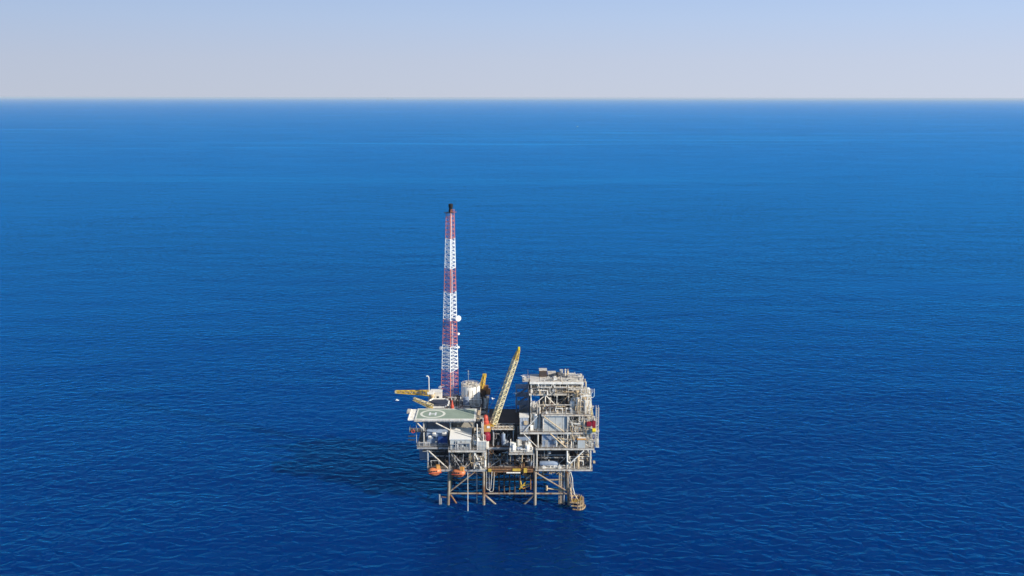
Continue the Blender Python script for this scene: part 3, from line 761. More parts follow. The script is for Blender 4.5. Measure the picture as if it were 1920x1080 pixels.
# white cabin
wx0, wx1 = XW(844.5, -1, 23), XW(884, -1, 23)
wc = empty('white_cabin', ((wx0+wx1)/2, 4, Z1), 'bright white cabin with sloping roof in front below the helideck', 'cabin')
def shed(x0, x1, prof):
    q = MB(); a = [q.bm.verts.new((x0, y, z)) for y, z in prof]; b = [q.bm.verts.new((x1, y, z)) for y, z in prof]
    q.bm.faces.new(a); q.bm.faces.new(list(reversed(b)))
    for i in range(len(prof)):
        j = (i+1) % len(prof); q.bm.faces.new((a[i], b[i], b[j], a[j]))
    return q
shed(wx0, wx1, [(-1.0, Z1+.02), (-1.0, 25.1), (6.0, 26.8), (6.0, Z1+.02)]).build('wall', LG, wc)
shed(wx0-.15, wx1+.15, [(-1.25, 25.06), (-1.25, 25.3), (6.2, 27.12), (6.2, 26.88)]).build('roof', mat('white_roof', (.80, .79, .75), .5, rust=.12, scale=.3, rustc=(.6, .5, .38), var=.06), wc)  # roof pitched towards the front so that it catches more sun
s = MB()
for k in range(5): s.box(wx0+.1+k*(wx1-wx0-.3)/4, wx0+.2+k*(wx1-wx0-.3)/4, -1.08, -1.003, Z1+.1, 25.0)
s.build('panel_rib', PALE, wc)
for k, x in enumerate((wx0+1.4, wx0+4.9)): MB().box(x, x+1.0, -1.06, -1.004, Z1+1.2, Z1+2.2).build('window', GLASS, wc)
MB().box(wx0+3.1, wx0+4.1, -1.07, -1.004, Z1+.1, Z1+2.3).build('door', GREY, wc)
clutter(wc, wx0+.4, wx1-.3, -1.5, -1.15, Z1+.1, Z1+3.2, 8, 61, [GREY, PALE], 'conduit')
gx0, gx1 = XW(896.5, -1, 23), XW(912.5, -1, 23)
clad(gx0, gx1, -1.3, 2.2, Z1, 24.4, 'small light grey locker cabin at the right front corner of the left deck', LG, seams=3, name='locker_cabin', cat='cabin')
vessel_v(XW(889, 1.5, 23), 1.6, Z1, .75, 3.6, PALE, 'pale upright tank between the white cabin and the grey locker cabin')
# shaded quarters building with rounded shoulders
qx0, qx1 = XW(801, 4, 24), XW(842.5, 4, 24)
qb = empty('quarters_building', ((qx0+qx1)/2, 8, Z1), 'blue-grey quarters block with chamfered roof in the shade of the helideck', 'building')
bmq = MB()
prof = [(4.0, Z1+.02), (4.0, 25.4), (5.2, 26.8), (7.5, 27.3), (14.5, 27.3), (14.5, Z1+.02)]
a = [bmq.bm.verts.new((qx0, y, z)) for y, z in prof]; b = [bmq.bm.verts.new((qx1-.3, y, z)) for y, z in prof]
bmq.bm.faces.new(a); bmq.bm.faces.new(list(reversed(b)))
for i in range(len(prof)):
    j = (i+1) % len(prof); bmq.bm.faces.new((a[i], b[i], b[j], a[j]))
bmq.build('wall', BLUEG, qb)
for k in range(3): MB().box(qx0+1.0+k*1.4, qx0+1.8+k*1.4, 3.93, 3.997, Z1+2.4, Z1+3.2).build('window', GLASS, qb)
MB().box(qx1-3.9, qx1-.5, 2.7, 3.9, Z1+.6, Z1+3.3).build('awning', BLUE, qb, 'deep blue tarpaulin awning')
for k, (dx, dz, w, lb) in enumerate(((2.6, 0, 1.0, 'left white capsule life raft on the edge of the quarters block roof'), (6.2, .2, 1.3, 'right white capsule life raft on the edge of the quarters block roof'), (1.0, -1.2, .9, 'lowest white capsule life raft hung at the left corner of the quarters block'))):
    rf = empty('life_raft_canister', (qx0+dx, 3.6, 25.4+dz), lb, 'life raft', 'white life raft canisters by the quarters block')
    M = Matrix.Translation((qx0+dx-w/2, 3.4, 25.7+dz)) @ Matrix.Rotation(math.pi/2, 4, 'Y')
    MB().lathe([(.2, 0), (.42, .1), (.45, .3), (.45, w), (.42, w+.2), (.2, w+.3)], n=12, M=M).build('shell', WHITE, rf, smooth=True)
    MB().box(qx0+dx-w/2, qx0+dx+w/2+.3, 3.1, 3.95, 25.0+dz, 25.22+dz).build('cradle', GREY, rf)
# outboard walkway at far left under the helideck
ow = empty('outboard_walkway', (-35, 3, 26.6), 'dark walkway with railings hanging under the left end of the helideck', 'walkway')
MB().box(-36.6, -30.6, 1.5, 5.5, 26.9, 27.1).box(-37.0, -34.6, 0.8, 1.6, 25.4, 25.6).box(-37.0, -34.6, 0.8, 1.6, 24.0, 24.2).build('deck_plate', DARK, ow)
MB().rail([(-30.7, 1.6, 27.1), (-36.5, 1.6, 27.1), (-36.5, 5.4, 27.1)], 1.2, .07, 1.4).build('railing', GREY, ow)
MB().tube((-34.2, 3, Z1), (-34.2, 3, 26.9), .16, n=6).tube((-31, 5, Z1), (-31, 5, 26.9), .16, n=6).tube((-34.2, 3, 26.9), (-34.2, 4, 31.2), .14, n=6).build('support_post', GREY, ow)
rg = MB()
for k in range(12):
    a0, a1 = 2*math.pi*k/12, 2*math.pi*(k+1)/12
    rg.tube((-35.2+.55*math.cos(a0), 1.5, 27.2+.55*math.sin(a0)), (-35.2+.55*math.cos(a1), 1.5, 27.2+.55*math.sin(a1)), .15, n=6)
lr = rg.build('life_ring', RED)
tag(lr, 'red and white life ring on the dark walkway under the helideck', 'life ring')

dressing(am, -29.5, -23, 1.3, Z0+.2, Z1-.9, 14, 71, [DARK])  # lower bay fittings from here on use dark steel for the bays' shade
dressing(am, -21.5, -9.6, -1.2, Z0+.2, Z1-.8, 40, 72, [DARK, GREY, TAN, DARK])
dressing(am, -21.5, -9.8, -.4, Z0-2.2, Z0-.7, 18, 73, [DARK, RUSTY])
dressing(am, -13.5, -9.6, -1.2, Z1, Z1+5.5, 20, 74, [PALE, WHITE])
dressing(wb, -8, 8, .5, Z0+.2, Z1-.9, 40, 75, [DARK, RUSTY, DARK, GREY])
dressing(wb, -7.5, 7.5, 3.0, Z1, Z1+5, 32, 76, [DARK, GREY, DARK, RUSTY])
dressing(wb, -7.5, 7.5, .2, Z0-2.6, Z0-1.0, 26, 77, [RUSTY, DARK, TAN])
dressing(pm, 20.5, 28, .2, Z0+.4, Z0+4.5, 30, 78, [DARK, TAN, DARK, WHITE])
dressing(pm, 14, 29, -.2, Z1+.4, Z2-.8, 50, 79, [WHITE, TAN, DARK, PALE])
dressing(pm, 20.5, 29.6, .1, Z2+.1, Z3-.8, 36, 80, [PALE, TAN, GREY, WHITE])
dressing(pm, 11, 27.8, 1.5, Z3+.1, Z3+3, 44, 81, [WHITE, TAN, DARK, PALE])
dressing(pm, 6.6, 26.2, 8.4, Z4, Z5-.8, 30, 82, [WHITE, TAN, DARK, PALE])
dressing(pm, 24.5, 28.4, 3.0, Z3, Z4+3.0, 40, 83, [WHITE, TAN, PALE])
dressing(pm, 20.5, 28, -.25, Z2-1.2, Z2+2.2, 27, 86, [TAN, GREY, DARK, PALE])
dressing(pm, 21, 28.6, -.2, Z1-.5, Z3-.5, 60, 87, [TAN, WHITE, DARK, PALE])
dressing(pm, 7, 26.4, 7.4, Z4-1.2, Z4+2.0, 36, 88, [GREY, TAN, DARK, WHITE])
dressing(pm, 9, 27.5, 1.0, Z0+.4, Z1-.8, 24, 89, [DARK, GREY])
dressing(pm, 6.8, 13, 3.0, Z2, Z3+2.5, 40, 90, [WHITE, DARK, TAN, PALE])
dressing(wb, -8, 8, 3.2, Z0-4.5, Z0-1.1, 40, 91, [BROWN, RUSTY, DARK, TAN])
dressing(am, -21.5, -10, 2.0, Z0-2.8, Z0-.9, 22, 92, [BROWN, DARK])
dressing(pm, 9.5, 20, 2.0, Z0-3, Z0-.6, 26, 93, [TAN, BROWN])
clutter(pm, 13, 26, 9, 17.5, Z5+.36, Z5+1.5, 26, 94, [PALE, GREY, TAN])
dressing(pm, 12, 24, 8.4, Z5+.4, Z5+1.3, 20, 84, [PALE, WHITE])
dressing(pm, 9, 20, .2, Z0-2, Z0-.5, 20, 85, [TAN, DARK])
for k in range(12):
    z = Z0+.5+k*2.0
    if z < Z3: MB().box(29.2, 30.0, -.2, 1.4, z, z+rdm.uniform(.2, 1.2)).build('side_locker', [PALE, TAN, GREY][k % 3], pm) if k % 2 else None

# =================================================================== HELIDECK
HX0, HX1, HY0, HY1, HZ = -36.9, -13.0, 1.2, 12.9, 31.9
hd = empty('helideck', (-24.6, 6, HZ), 'green rectangular helideck with white border and landing circle', 'helideck')
HXM = HX0+2.4
MB().box(HXM, HX1, HY0, HY1, HZ-.35, HZ).build('deck_slab', GREEN, hd)
bd = MB(); t = .5; zz = HZ+.02
bd.box(HXM+.02, HX1-.02, HY0+.02, HY0+t, HZ, zz+.01); bd.box(HXM+.02, HX1-.02, HY1-t, HY1-.02, HZ, zz+.01)
bd.box(HXM+.02, HXM+t, HY0+t, HY1-t, HZ, zz+.01); bd.box(HX1-t, HX1-.02, HY0+t, HY1-t, HZ, zz+.01)
bd.build('border_marking', PAINTW, hd)
cx, cy = XW(812.3, 7, HZ), 7.1
rm = MB(); n = 64; ri, ro = 3.7, 4.6
for k in range(n):
    a0, a1 = 2*math.pi*k/n, 2*math.pi*(k+1)/n
    vs = [rm.bm.verts.new((cx+r*math.cos(a), cy+r*math.sin(a), HZ+.03)) for r, a in ((ri, a0), (ro, a0), (ro, a1), (ri, a1))]
    rm.bm.faces.new(vs)
rm.build('landing_circle', PAINTW, hd)
hm = MB(); hm.box(cx-1.35, cx-.75, cy-1.7, cy+1.7, HZ, HZ+.03); hm.box(cx+.75, cx+1.35, cy-1.7, cy+1.7, HZ, HZ+.03); hm.box(cx-.75, cx+.75, cy-.35, cy+.35, HZ, HZ+.03)
hm.build('letter_h_marking', mat('marking_white', (.8, .8, .8), .6, var=.15), hd)
net = MB()
e = 1.2
net.box(HX0, HXM-.02, HY0-.2, HY1+.0, HZ-.45, HZ-.3)
for k in range(8): net.box(HX0+.05, HXM-.05, HY0+k*1.65-.1, HY0+k*1.65+.06, HZ-.297, HZ-.12)
net.box(HX0-.1, HX0+.15, HY0-.2, HY1, HZ-.29, HZ+.0)
net.build('safety_net', WHITE, hd)
MB().box(HX0-1.2, HX0-.2, HY1-4.2, HY1-.6, HZ-.5, HZ+.25).box(HX0+2.3, HX0+5.2, HY0-1.1, HY0-.22, HZ-.6, HZ-.1).build('access_hatch', PALE, hd)
ed = MB()
ed.box(HXM, HX1+.02, HY0-.18, HY0-.003, HZ-.75, HZ+.06); ed.box(HXM, HX1+.02, HY1+.003, HY1+.18, HZ-.75, HZ+.06); ed.box(HX1+.003, HX1+.2, HY0-.18, HY1+.18, HZ-.75, HZ+.06)
ed.build('edge_beam', WHITE, hd)
ug = MB()
for k in range(6): ug.box(HXM+1+k*4, HXM+1.25+k*4, HY0+.1, HY1-.1, HZ-1.1, HZ-.36)
for k in range(3): ug.box(HXM+.2, HX1-.2, HY0+1.5+k*4.2, HY0+1.75+k*4.2, HZ-1.7, HZ-1.103)
ug.build('under_beam', GREY, hd)
for x, y in ((-31.5, 2.5), (-22.0, 4.5), (-13.6, 7.2), (-31.5, 12), (-22, 12), (-14, 12.5)):
    MB().tube((x, y, (Z1 if x > -30 and y < 4 and x > -20 else Z1)), (x, y, HZ-1.7), .25, n=10).build('support_column', PALE, hd, smooth=True)
for a, b in (((-27, .8, HZ-1.3), (-22.0, 2.2, 27.4)), ((-17, 7.6, HZ-1.3), (-14.1, 8.0, 26.6)), ((-34, 1.2, HZ-1.1), (-31.5, 2.4, 27.6))): MB().tube(a, b, .24, n=8).build('support_strut', PALE, hd, smooth=True)
MB().box(-21.4, -13.6, 10.8, 13.4, Z1+.01, HZ-1.75).build('office', mat('ochre_white', (.42, .40, .35), .6, rust=.3), hd)
MB().rail([(HX0+2, HY0-.5, HZ-1.0), (HX1, HY0-.5, HZ-1.0)], .9, .05, 1.8).build('railing', PALE, hd)
# stair & walkway right of helideck
hs_ = empty('helideck_stair', (-12, 6, 25), 'pale access stair and walkway running along the right edge of the helideck', 'stair')
MB().box(-12.5, -11.3, HY0+.5, HY1+1, HZ-1.0, HZ-.8).build('walkway', TAN, hs_)
MB().rail([(-11.4, HY0+.5, HZ-.8), (-11.4, HY1+1, HZ-.8)], 1.1, .06, 1.5).build('railing', PALE, hs_)
s = MB(); s.beam((-11.2, -.5, Z1+.2), (-10.2, -.5, HZ-1), .12, .4); s.beam((-11.2, .7, Z1+.2), (-10.2, .7, HZ-1), .12, .4)
for k in range(24): s.box(-11.15+k*.04, -10.75+k*.04, -.5, .7, Z1+.5+k*.4, Z1+.56+k*.4)
s.build('stair_flight', PALE, hs_)
MB().tube((-10.1, -1.1, Z1), (-10.1, -1.1, 33.2), .14, n=6).tube((-12.2, -1.2, Z1), (-12.2, -1.2, HZ-1), .2, n=8).build('post', WHITE, hs_)
clutter(hs_, -11.2, -10.4, 3, 10, Z1+3, HZ-4, 12, 62, [WHITE, PALE, DARK])

# =================================================================== REAR LEFT EQUIPMENT
oc = empty('octagonal_platform', (XW(822, 22, 31.5), 22, 28), 'dark octagonal platform with pale tubular rim behind the helideck', 'platform')
ox, oy, oz = XW(822, 21, 31.6), 21.5, 31.3
pts = [(ox+3.9*sx*(1 if k in (0,) else .62), oy+5.2*sy*(.45 if k in (0,) else 1)) for k, sx, sy in ((0, 1, -1), (0, 1, 1), (1, 1, 1), (1, -1, 1), (0, -1, 1), (0, -1, -1), (1, -1, -1), (1, 1, -1))]
MB().prism(pts, oz-.25, oz).build('deck_plate', mat('dark_navy_deck', (.035, .045, .075), .7), oc)
MB().path([(x, y, oz+.1) for x, y in pts+[pts[0]]], .32).build('rim', WHITE, oc)
MB().rail([(pts[5][0], pts[5][1], oz), (pts[6][0], pts[6][1], oz), (pts[7][0], pts[7][1], oz), (pts[0][0], pts[0][1], oz)], 1.0, .04, 1.4).build('railing', GREY, oc)
for sx in (-2.4, 2.4):
    for sy in (-2.5, 2.5): MB().tube((ox+sx, oy+sy, 28), (ox+sx, oy+sy, oz-.25), .18, n=6).build('post', GREY, oc)
rc = empty('radio_cabin', (XW(817, 31, 32), 31, 28), 'small white cabin left of the lattice mast foot', 'cabin')
x0, x1 = XW(808, 30, 32), XW(829, 30, 32)
MB().box(x0, x1, 29.5, 33.5, 28.01, 33.0).build('wall', WHITE, rc)
MB().box(x0-.15, x1+.15, 29.3, 33.7, 33.003, 33.2).build('roof', WHITE, rc)
MB().box(x0+.7, x0+1.6, 29.43, 29.497, 30.6, 31.6).box(x0+2.4, x0+3.3, 29.43, 29.497, 30.6, 31.6).build('window', GLASS, rc)
gp = empty('gooseneck_vent', (XW(805, 29, 34), 29, 28), 'tall white gooseneck vent pipe behind the left corner of the helideck', 'vent')
x = XW(805, 29, 36); zt = px2w(805, 705, 29).z
MB().path([(x, 29, 28), (x, 29, zt-.8), (x-.2, 29, zt-.2), (x-.6, 29, zt), (x-1.0, 29, zt-.2)], .2).build('pipe', WHITE, gp)
MB().box(x-.5, x+.5, 28.6, 29.4, 31.5, 34.0).build('control_box', WHITE, gp)
# big white tank
tx, ty, tz = XW(883, 30, 32), 31.0, 28.0
tk = empty('storage_tank', (tx, ty, tz), 'large white cylindrical storage tank right of the lattice mast', 'tank')
r = 3.6
MB().lathe([(r, tz+.9), (r, tz+7.4), (r*.96, tz+7.6), (r*.3, tz+8.0)], (tx, ty, 0), 36).build('shell', WHITE, tk, smooth=True)
MB().lathe([(r+.35, tz), (r+.35, tz+.9)], (tx, ty, 0), 24).build('plinth', PALE, tk)
rr = MB()
pp = [(tx+(r-.05)*math.cos(2*math.pi*k/20), ty+(r-.05)*math.sin(2*math.pi*k/20), tz+7.5) for k in range(20)]
rr.rail(pp, 1.0, .07, 1.1, closed=True); rr.build('railing', PALE, tk)
for dx in (-.6, .9, 2.5): MB().path([(tx+dx, ty-3.7+abs(dx)*.25, tz+.9), (tx+dx, ty-3.7+abs(dx)*.25, tz+6.4), (tx+dx, ty-2.6, tz+7.9)], .14).build('riser_pipe', PALE, tk)
clutter(tk, tx-2.4, tx+2.4, ty-2, ty+2, tz+7.7, tz+8.5, 14, 63, [PALE, GREY, WHITE], 'roof_fitting')
vessel_v(XW(874.5, 25.5, 31), 25.6, 28.0, 1.15, 4.2, BLUEG, 'blue-grey round vessel in front of the big white storage tank')
pa = empty('antenna_pole', (XW(879, 33, 36), 33, 36), 'thin grey antenna pole rising behind the white storage tank', 'antenna')
x = XW(879, 35, 38); zt = px2w(879, 697, 35).z
MB().tube((x, 35, 28), (x, 35, zt), .09, n=6).build('pole', GREY, pa)
MB().box(x-.2, x+.2, 34.8, 35.2, zt-.1, zt+.5).tube((x-.5, 35, zt-1), (x+.5, 35, zt-1), .06, n=5).build('aerial', GREY, pa)
MB().box(XW(862, 23, 30), XW(900, 23, 30), 22.6, 23.4, 28.9, 29.5).build('pipe_beam', WHITE, am)
op = empty('orange_vessel', (XW(848.5, 19, 30), 19, 28), 'upright orange-red vessel in front of the lattice mast foot', 'vessel')
x = XW(848.5, 19, 30)
MB().lathe([(.3, 28.2), (.65, 28.5), (.7, 31.2), (.45, 31.7), (.25, 33.0), (.15, 33.4)], (x, 19, 0), 14).build('shell', RED, op, smooth=True)
MB().lathe([(.8, 28.0), (.8, 28.3)], (x, 19, 0), 12).build('base_ring', RUSTY, op)

# --------------------------------------------------------------- lattice mast
mt = empty('lattice_mast', (XW(845, 35, 30), 35, 28), 'very tall red and white triangular lattice mast with black flare tip', 'mast')
MX = XW(846, 35, 50)
ZB = 28.0
ztop = px2w(845, 399, 35).z
def tri(z):
    f = (z-ZB)/(ztop-ZB)
    w = 7.0 + (3.0-7.0)*min(1, f**0.9)
    rad = w/math.sqrt(3)
    cxm = XW(844.5, 35, z)
    return [Vector((cxm+rad*math.cos(a), 35+rad*math.sin(a), z)) for a in (R(-84), R(36), R(156))]
bands = [745, 694, 647, 599, 547, 503, 447, 399]
zs = [ZB] + [px2w(845, p, 35).z for p in bands[1:]]
for bi, (za, zb) in enumerate(zip(zs, zs[1:])):
    m = TRED if bi % 2 == 0 else TWHITE
    mb = MB(); nb = max(3, round((zb-za)/1.5))
    rl = .17 if bi % 2 else .13; rq = 1.0 if bi % 2 else .6
    for k in range(nb):
        z0_, z1_ = za+(zb-za)*k/nb, za+(zb-za)*(k+1)/nb
        A, B = tri(z0_), tri(z1_)
        for j in range(3):
            mb.tube(A[j], B[j], rl*(1.45 if j == 0 else 1), n=6)
            i2 = (j+1) % 3
            mb.tube(A[j], A[i2], .085*rq, n=4)
            mb.tube(A[j] if j % 2 else A[i2], B[i2] if j % 2 else B[j], .1*rq, n=4)
            mb.tube((A[j]+A[i2])/2, B[j] if k % 2 else B[i2], .06*rq, n=4)
    mb.build('mast_section', m, mt, ('red' if bi % 2 == 0 else 'white')+' painted lattice section')
ml = MB()
for dx in (0, .45): ml.tube((MX-.2+dx, 35.2, ZB), (XW(845, 35, ztop)-.1+dx*.6, 35.2, ztop), .07, n=4)
for k in range(110):
    z = ZB+.6+k*(ztop-ZB-1)/110; f = (z-ZB)/(ztop-ZB); x = (MX-.2)*(1-f)+(XW(845, 35, ztop)-.1)*f
    ml.tube((x, 35.2, z), (x+.42, 35.2, z), .04, n=4)
ml.build('ladder', TWHITE, mt)
tc_ = XW(845, 35, ztop)
MB().lathe([(1.5, ztop), (1.5, ztop+.15)], (tc_, 35, 0), 12).tube((tc_-2.4, 34.6, ztop+.1), (tc_, 34.8, ztop+.1), .14, n=6).build('top_platform', DARK, mt)
MB().tube((tc_, 34.8, ztop+.1), (tc_+2.3, 34.6, ztop+.3), .12, n=6).rail([(tc_+.2, 33.6, ztop+.1), (tc_+1.5, 34.5, ztop+.1), (tc_+1.3, 36, ztop+.1)], 1.1, .06, 1).build('platform_rail', TRED, mt)
zf = px2w(845, 382, 35).z
MB().lathe([(.75, ztop+.15), (.8, ztop+1.2), (.6, ztop+1.5), (.85, zf-1.1), (.85, zf-.2), (.4, zf)], (tc_+.1, 35, 0), 14).build('flare_tip', mat('soot_black', (.015, .013, .013), .8), mt, smooth=True)
MB().tube((tc_+.3, 35, ZB), (tc_+.3, 35, ztop), .16, n=6).build('flare_pipe', TWHITE, mt)
def dish(px_, py_, dr, face, dy=-1.5, dx=0):
    p_ = px2w(px_, py_, 35+dy); f_ = Vector(face).normalized()
    M = Matrix.Translation(p_) @ f_.to_track_quat('Z', 'Y').to_matrix().to_4x4()
    d_ = MB().lathe([(.15, -dr*.45), (dr*.6, -dr*.3), (dr*.95, 0), (dr, .1), (dr, .3), (.1, .42)], n=18, M=M).build('dish', TWHITE, mt, smooth=True)
    s = MB(); s.tube(p_ - f_*dr*.4, Vector((p_.x*.5+tri(p_.z)[1].x*.5 if dx == 0 else dx, 36, p_.z)), .12, n=5); s.build('dish_arm', GREY, d_)
dish(859.5, 597, 1.15, (.5, -1, 0)); dish(828, 653, .75, (-.3, -1, .1), -.5, MX-2); dish(826, 726, .6, (-.2, -1, 0), -1, MX-2.5); dish(860, 626, .45, (.6, -1, 0))
dish(860, 651, .4, (.6, -1, 0))

# =================================================================== CRANES
def boom_crane(name, x, y, z, label, parts):
    return empty(name, (x, y, z), label, 'crane')
# main crane in the middle
kx, ky = XW(913, 1, 28), .8
mc = boom_crane('pedestal_crane', kx, ky, Z1, 'red and orange pedestal crane with long pale yellow lattice boom raised in the centre', None)
MB().lathe([(.9, Z1), (.9, 24.2)], (kx, ky, 0), 16).build('pedestal', PALE, mc, smooth=True)
MB().lathe([(1.35, 24.2), (1.55, 24.5), (1.5, 26.4), (1.2, 26.7), (1.2, 27.6)], (kx-.1, ky, 0), 18).build('slew_ring', DRED, mc, smooth=True)
MB().box(kx-1.1, kx+1.5, ky-1.2, ky+1.5, 27.6, 30.3, bevel=.2).build('cab', OCHRE, mc)
MB().box(kx+.2, kx+1.3, ky-1.26, ky-1.19, 29.1, 29.9).build('cab_window', WHITE, mc)
MB().lathe([(1.2, 30.3), (1.25, 31.2), (.9, 31.6), (1.0, 32.3), (.8, 33.2), (.3, 33.6)], (kx-.35, ky+.2, 0), 14).build('machinery_housing', RED, mc, smooth=True)
root = px2w(925.5, 795, 1.5); tip = px2w(973.5, 655, 8)
MB().lattice(root, root.lerp(tip, .86), 1.7, 1.5, 19, .17, .13).build('boom', PALEY, mc)
MB().lattice(root.lerp(tip, .86), tip, 1.5, .6, 4, .13, .09).build('boom_tip', YELLOW, mc)
MB().tube(root+Vector((-.9, 0, 0)), root+Vector((.9, 0, 0)), .25, n=8).box(kx+1.2, root.x+.3, ky-.4, ky+.6, root.z-.7, root.z-.2).build('boom_foot', YELLOW, mc)
MB().box(tip.x-.35, tip.x+.45, tip.y-.4, tip.y+.4, tip.z-.3, tip.z+.9, bevel=.1).build('boom_head', BRIGHTY, mc)
c = MB(); c.tube((kx-.3, ky+.2, 33.4), tip, .03, n=4); c.tube((kx-.1, ky+.5, 33.4), tip+Vector((.2, 0, 0)), .03, n=4); c.build('hoist_cable', DARK, mc)
# right rear-pointing crane
rx, ry = XW(1109, .5, 29), .6
rc2 = boom_crane('pedestal_crane', rx, ry, Z2, 'dark red crane with yellow drum at the right edge and tan boom pointing away', None)
MB().lathe([(.8, Z2), (.8, Z2+2.3)], (rx, ry, 0), 14).build('pedestal', PALE, rc2, smooth=True)
MB().box(rx-1.7, rx+.1, ry-1, ry+1.2, Z2+2.2, Z2+3.9, bevel=.15).box(rx+.3, rx+1.6, ry-.8, ry+1.2, Z2+1.7, Z2+4.3, bevel=.15).build('machinery_housing', DRED, rc2)
MB().lathe([(.2, 0), (.75, .1), (.75, 1.1), (.2, 1.3)], n=16, M=Matrix.Translation((rx+.3, ry-1.4, Z2+1.0)) @ Matrix.Rotation(math.pi/2, 4, 'Y')).build('winch_drum', BRIGHTY, rc2, smooth=True)
r0, t0 = px2w(1108, 789, 2.5), px2w(1103.5, 737, 24)
MB().lattice(r0, t0, 2.0, 1.1, 16, .17, .13).build('boom', PALEY, rc2)
MB().box(r0.x-.9, r0.x+.9, r0.y, r0.y+9, r0.z-.3, r0.z-.2).build('boom_walkway', TAN, rc2)
# left folded boom
l0, l1 = px2w(805, 737, 28), px2w(743, 735, 28)
lc = boom_crane('boom_crane', l0.x+1, 28, 28, 'rusty yellow boom crane lying flat and pointing out to the left', None)
MB().lattice(l0, l1, 1.7, .8, 12, .14, .1).build('boom', YELLOW, lc)
MB().box(l1.x-.4, l1.x+.5, 27.5, 28.5, l1.z-.5, l1.z+.5, bevel=.1).build('boom_head', PALEY, lc)
MB().lathe([(.8, 28), (.8, 32.2), (1.1, 32.3), (1.1, 33)], (l0.x+1.2, 28, 0), 14).build('pedestal', TAN, lc, smooth=True)
MB().box(l0.x-.6, l0.x+2, 27, 29, 33.003, 34.2, bevel=.1).build('cab', WHITE, lc)
y0_, y1_ = px2w(776, 748, 18), px2w(811, 763, 15)
gw = empty('yellow_gangway', (y1_.x, 16, 30), 'pale yellow sloping gangway rising from behind the helideck to the left', 'gangway')
MB().lattice(y1_, y0_, 1.5, .9, 7, .14, .09).build('truss', PALEY, gw)
MB().beam(y1_+Vector((0, 0, -.4)), y0_+Vector((0, 0, -.3)), .9, .1).build('walk_board', YELLOW, gw)
MB().tube(y1_, (y1_.x+.6, 16.5, 28), .2, n=6).tube(y1_+Vector((-1.5, 0, .6)), (y1_.x-.6, 16.5, 28), .16, n=6).build('support_post', YELLOW, gw)
# rear yellow crane
cx2 = XW(906, 36, 30)
yc = boom_crane('knuckle_crane', cx2, 36, 28, 'yellow crane with rust brown base standing upright right of the white tank', None)
MB().lathe([(1.1, 28.0), (1.0, 30.2), (1.5, 30.4), (1.5, 32.3)], (cx2, 36, 0), 14).build('pedestal', BROWN, yc, smooth=True)
MB().box(cx2-1.3, cx2+2.2, 34.8, 37, 32.303, 34.0, bevel=.15).box(cx2+1.4, cx2+3.0, 34.5, 36.4, 30.6, 32.8, bevel=.1).build('machinery_housing', RUSTY, yc)
b0, b1 = Vector((cx2-.4, 35.2, 33.0)), px2w(909, 703, 37)
MB().lattice(b0, b1, 1.5, .8, 6, .16, .13).box(b0.x-.6, b0.x+.6, 35.0, 36.0, 31.5, 34.6).build('boom', YELLOW, yc)
MB().box(b1.x-.8, b1.x+.8, 36.4, 37.6, b1.z-1.0, b1.z+.5, bevel=.15).build('boom_head', YELLOW, yc)

# =================================================================== LIFEBOATS with davits
def lifeboat(px_, py_, y, label, lean):
    p_ = px2w(px_, py_, y); 
    e = empty('lifeboat', (p_.x, y, p_.z), label, 'lifeboat', 'orange lifeboats hanging under the left deck', rz=lean)
    T = lambda v: Matrix.Translation((p_.x, y, p_.z)) @ Matrix.Rotation(lean, 4, 'Z') @ v
    mb = MB(); secs = []
    for k in range(11):
        s = -1 + 2*k/10; x = s*2.4; f = max(0.0, 1-abs(s)**2.6)**.5; f = max(f, .16)
        ring = []
        for j in range(14):
            a = 2*math.pi*j/14; cy_, cz_ = math.cos(a), math.sin(a)
            zz_ = cz_*(1.65 if cz_ < 0 else 1.4)*f*(1 if cz_ > 0 else 1-.15*abs(s)) + .25*s*s
            ring.append(mb.bm.verts.new(T(Vector((x, cy_*1.6*f, zz_)))))
        secs.append(ring)
    for a, b in zip(secs, secs[1:]):
        for j in range(14): mb.bm.faces.new((a[j], a[(j+1) % 14], b[(j+1) % 14], b[j]))
    mb.bm.faces.new(secs[0]); mb.bm.faces.new(secs[-1])
    I = Matrix.Translation((p_.x, y, p_.z)) @ Matrix.Rotation(lean, 4, 'Z')
    mb.build('hull', ORANGE, e, smooth=True)
    c = MB(); c.box(.5, 1.9, -.8, .8, 1.0, 2.25, bevel=.12); bmesh.ops.transform(c.bm, matrix=I, verts=c.bm.verts); c.build('cockpit', OCHRE, e)
    w = MB()
    for x in (-1.2, -.4, .4): w.box(x-.25, x+.25, -1.6, -1.3, .35, .75)
    bmesh.ops.transform(w.bm, matrix=I, verts=w.bm.verts); w.build('window', GLASS, e)
    k = MB(); k.box(-2.3, 2.3, -1.7, -1.5, -.12, .05); k.box(-2.3, 2.3, 1.5, 1.7, -.12, .05); bmesh.ops.transform(k.bm, matrix=I, verts=k.bm.verts); k.build('rubbing_strake', RED, e)
    d = empty('davit', (p_.x, y+1.5, Z0), label.split(' lifeboat')[0].replace('orange', 'grey davit frame holding the') + ' lifeboat', 'davit', 'davits above the lifeboats')
    for s in (-1.4, 1.4):
        m2 = MB(); m2.path([(p_.x+s, y+2.2, Z0+.2), (p_.x+s, y+1.8, Z0+3.4), (p_.x+s, y, Z0+3.8)], .16); m2.build('arm', GREY, d)
        MB().tube((p_.x+s, y, Z0+3.8), (p_.x+s*.8, y, p_.z+.9), .05, n=5).build('fall_wire', DARK, d)
    MB().tube((p_.x-1.4, y+1.8, Z0+3.4), (p_.x+1.4, y+1.8, Z0+3.4), .12, n=6).box(p_.x-.5, p_.x+.5, y+1.5, y+2.3, Z0+.2, Z0+1.2).build('winch_frame', GREY, d)
lifeboat(816, 884, -1.9, 'left orange lifeboat with pale cockpit facing the right leg', R(12))
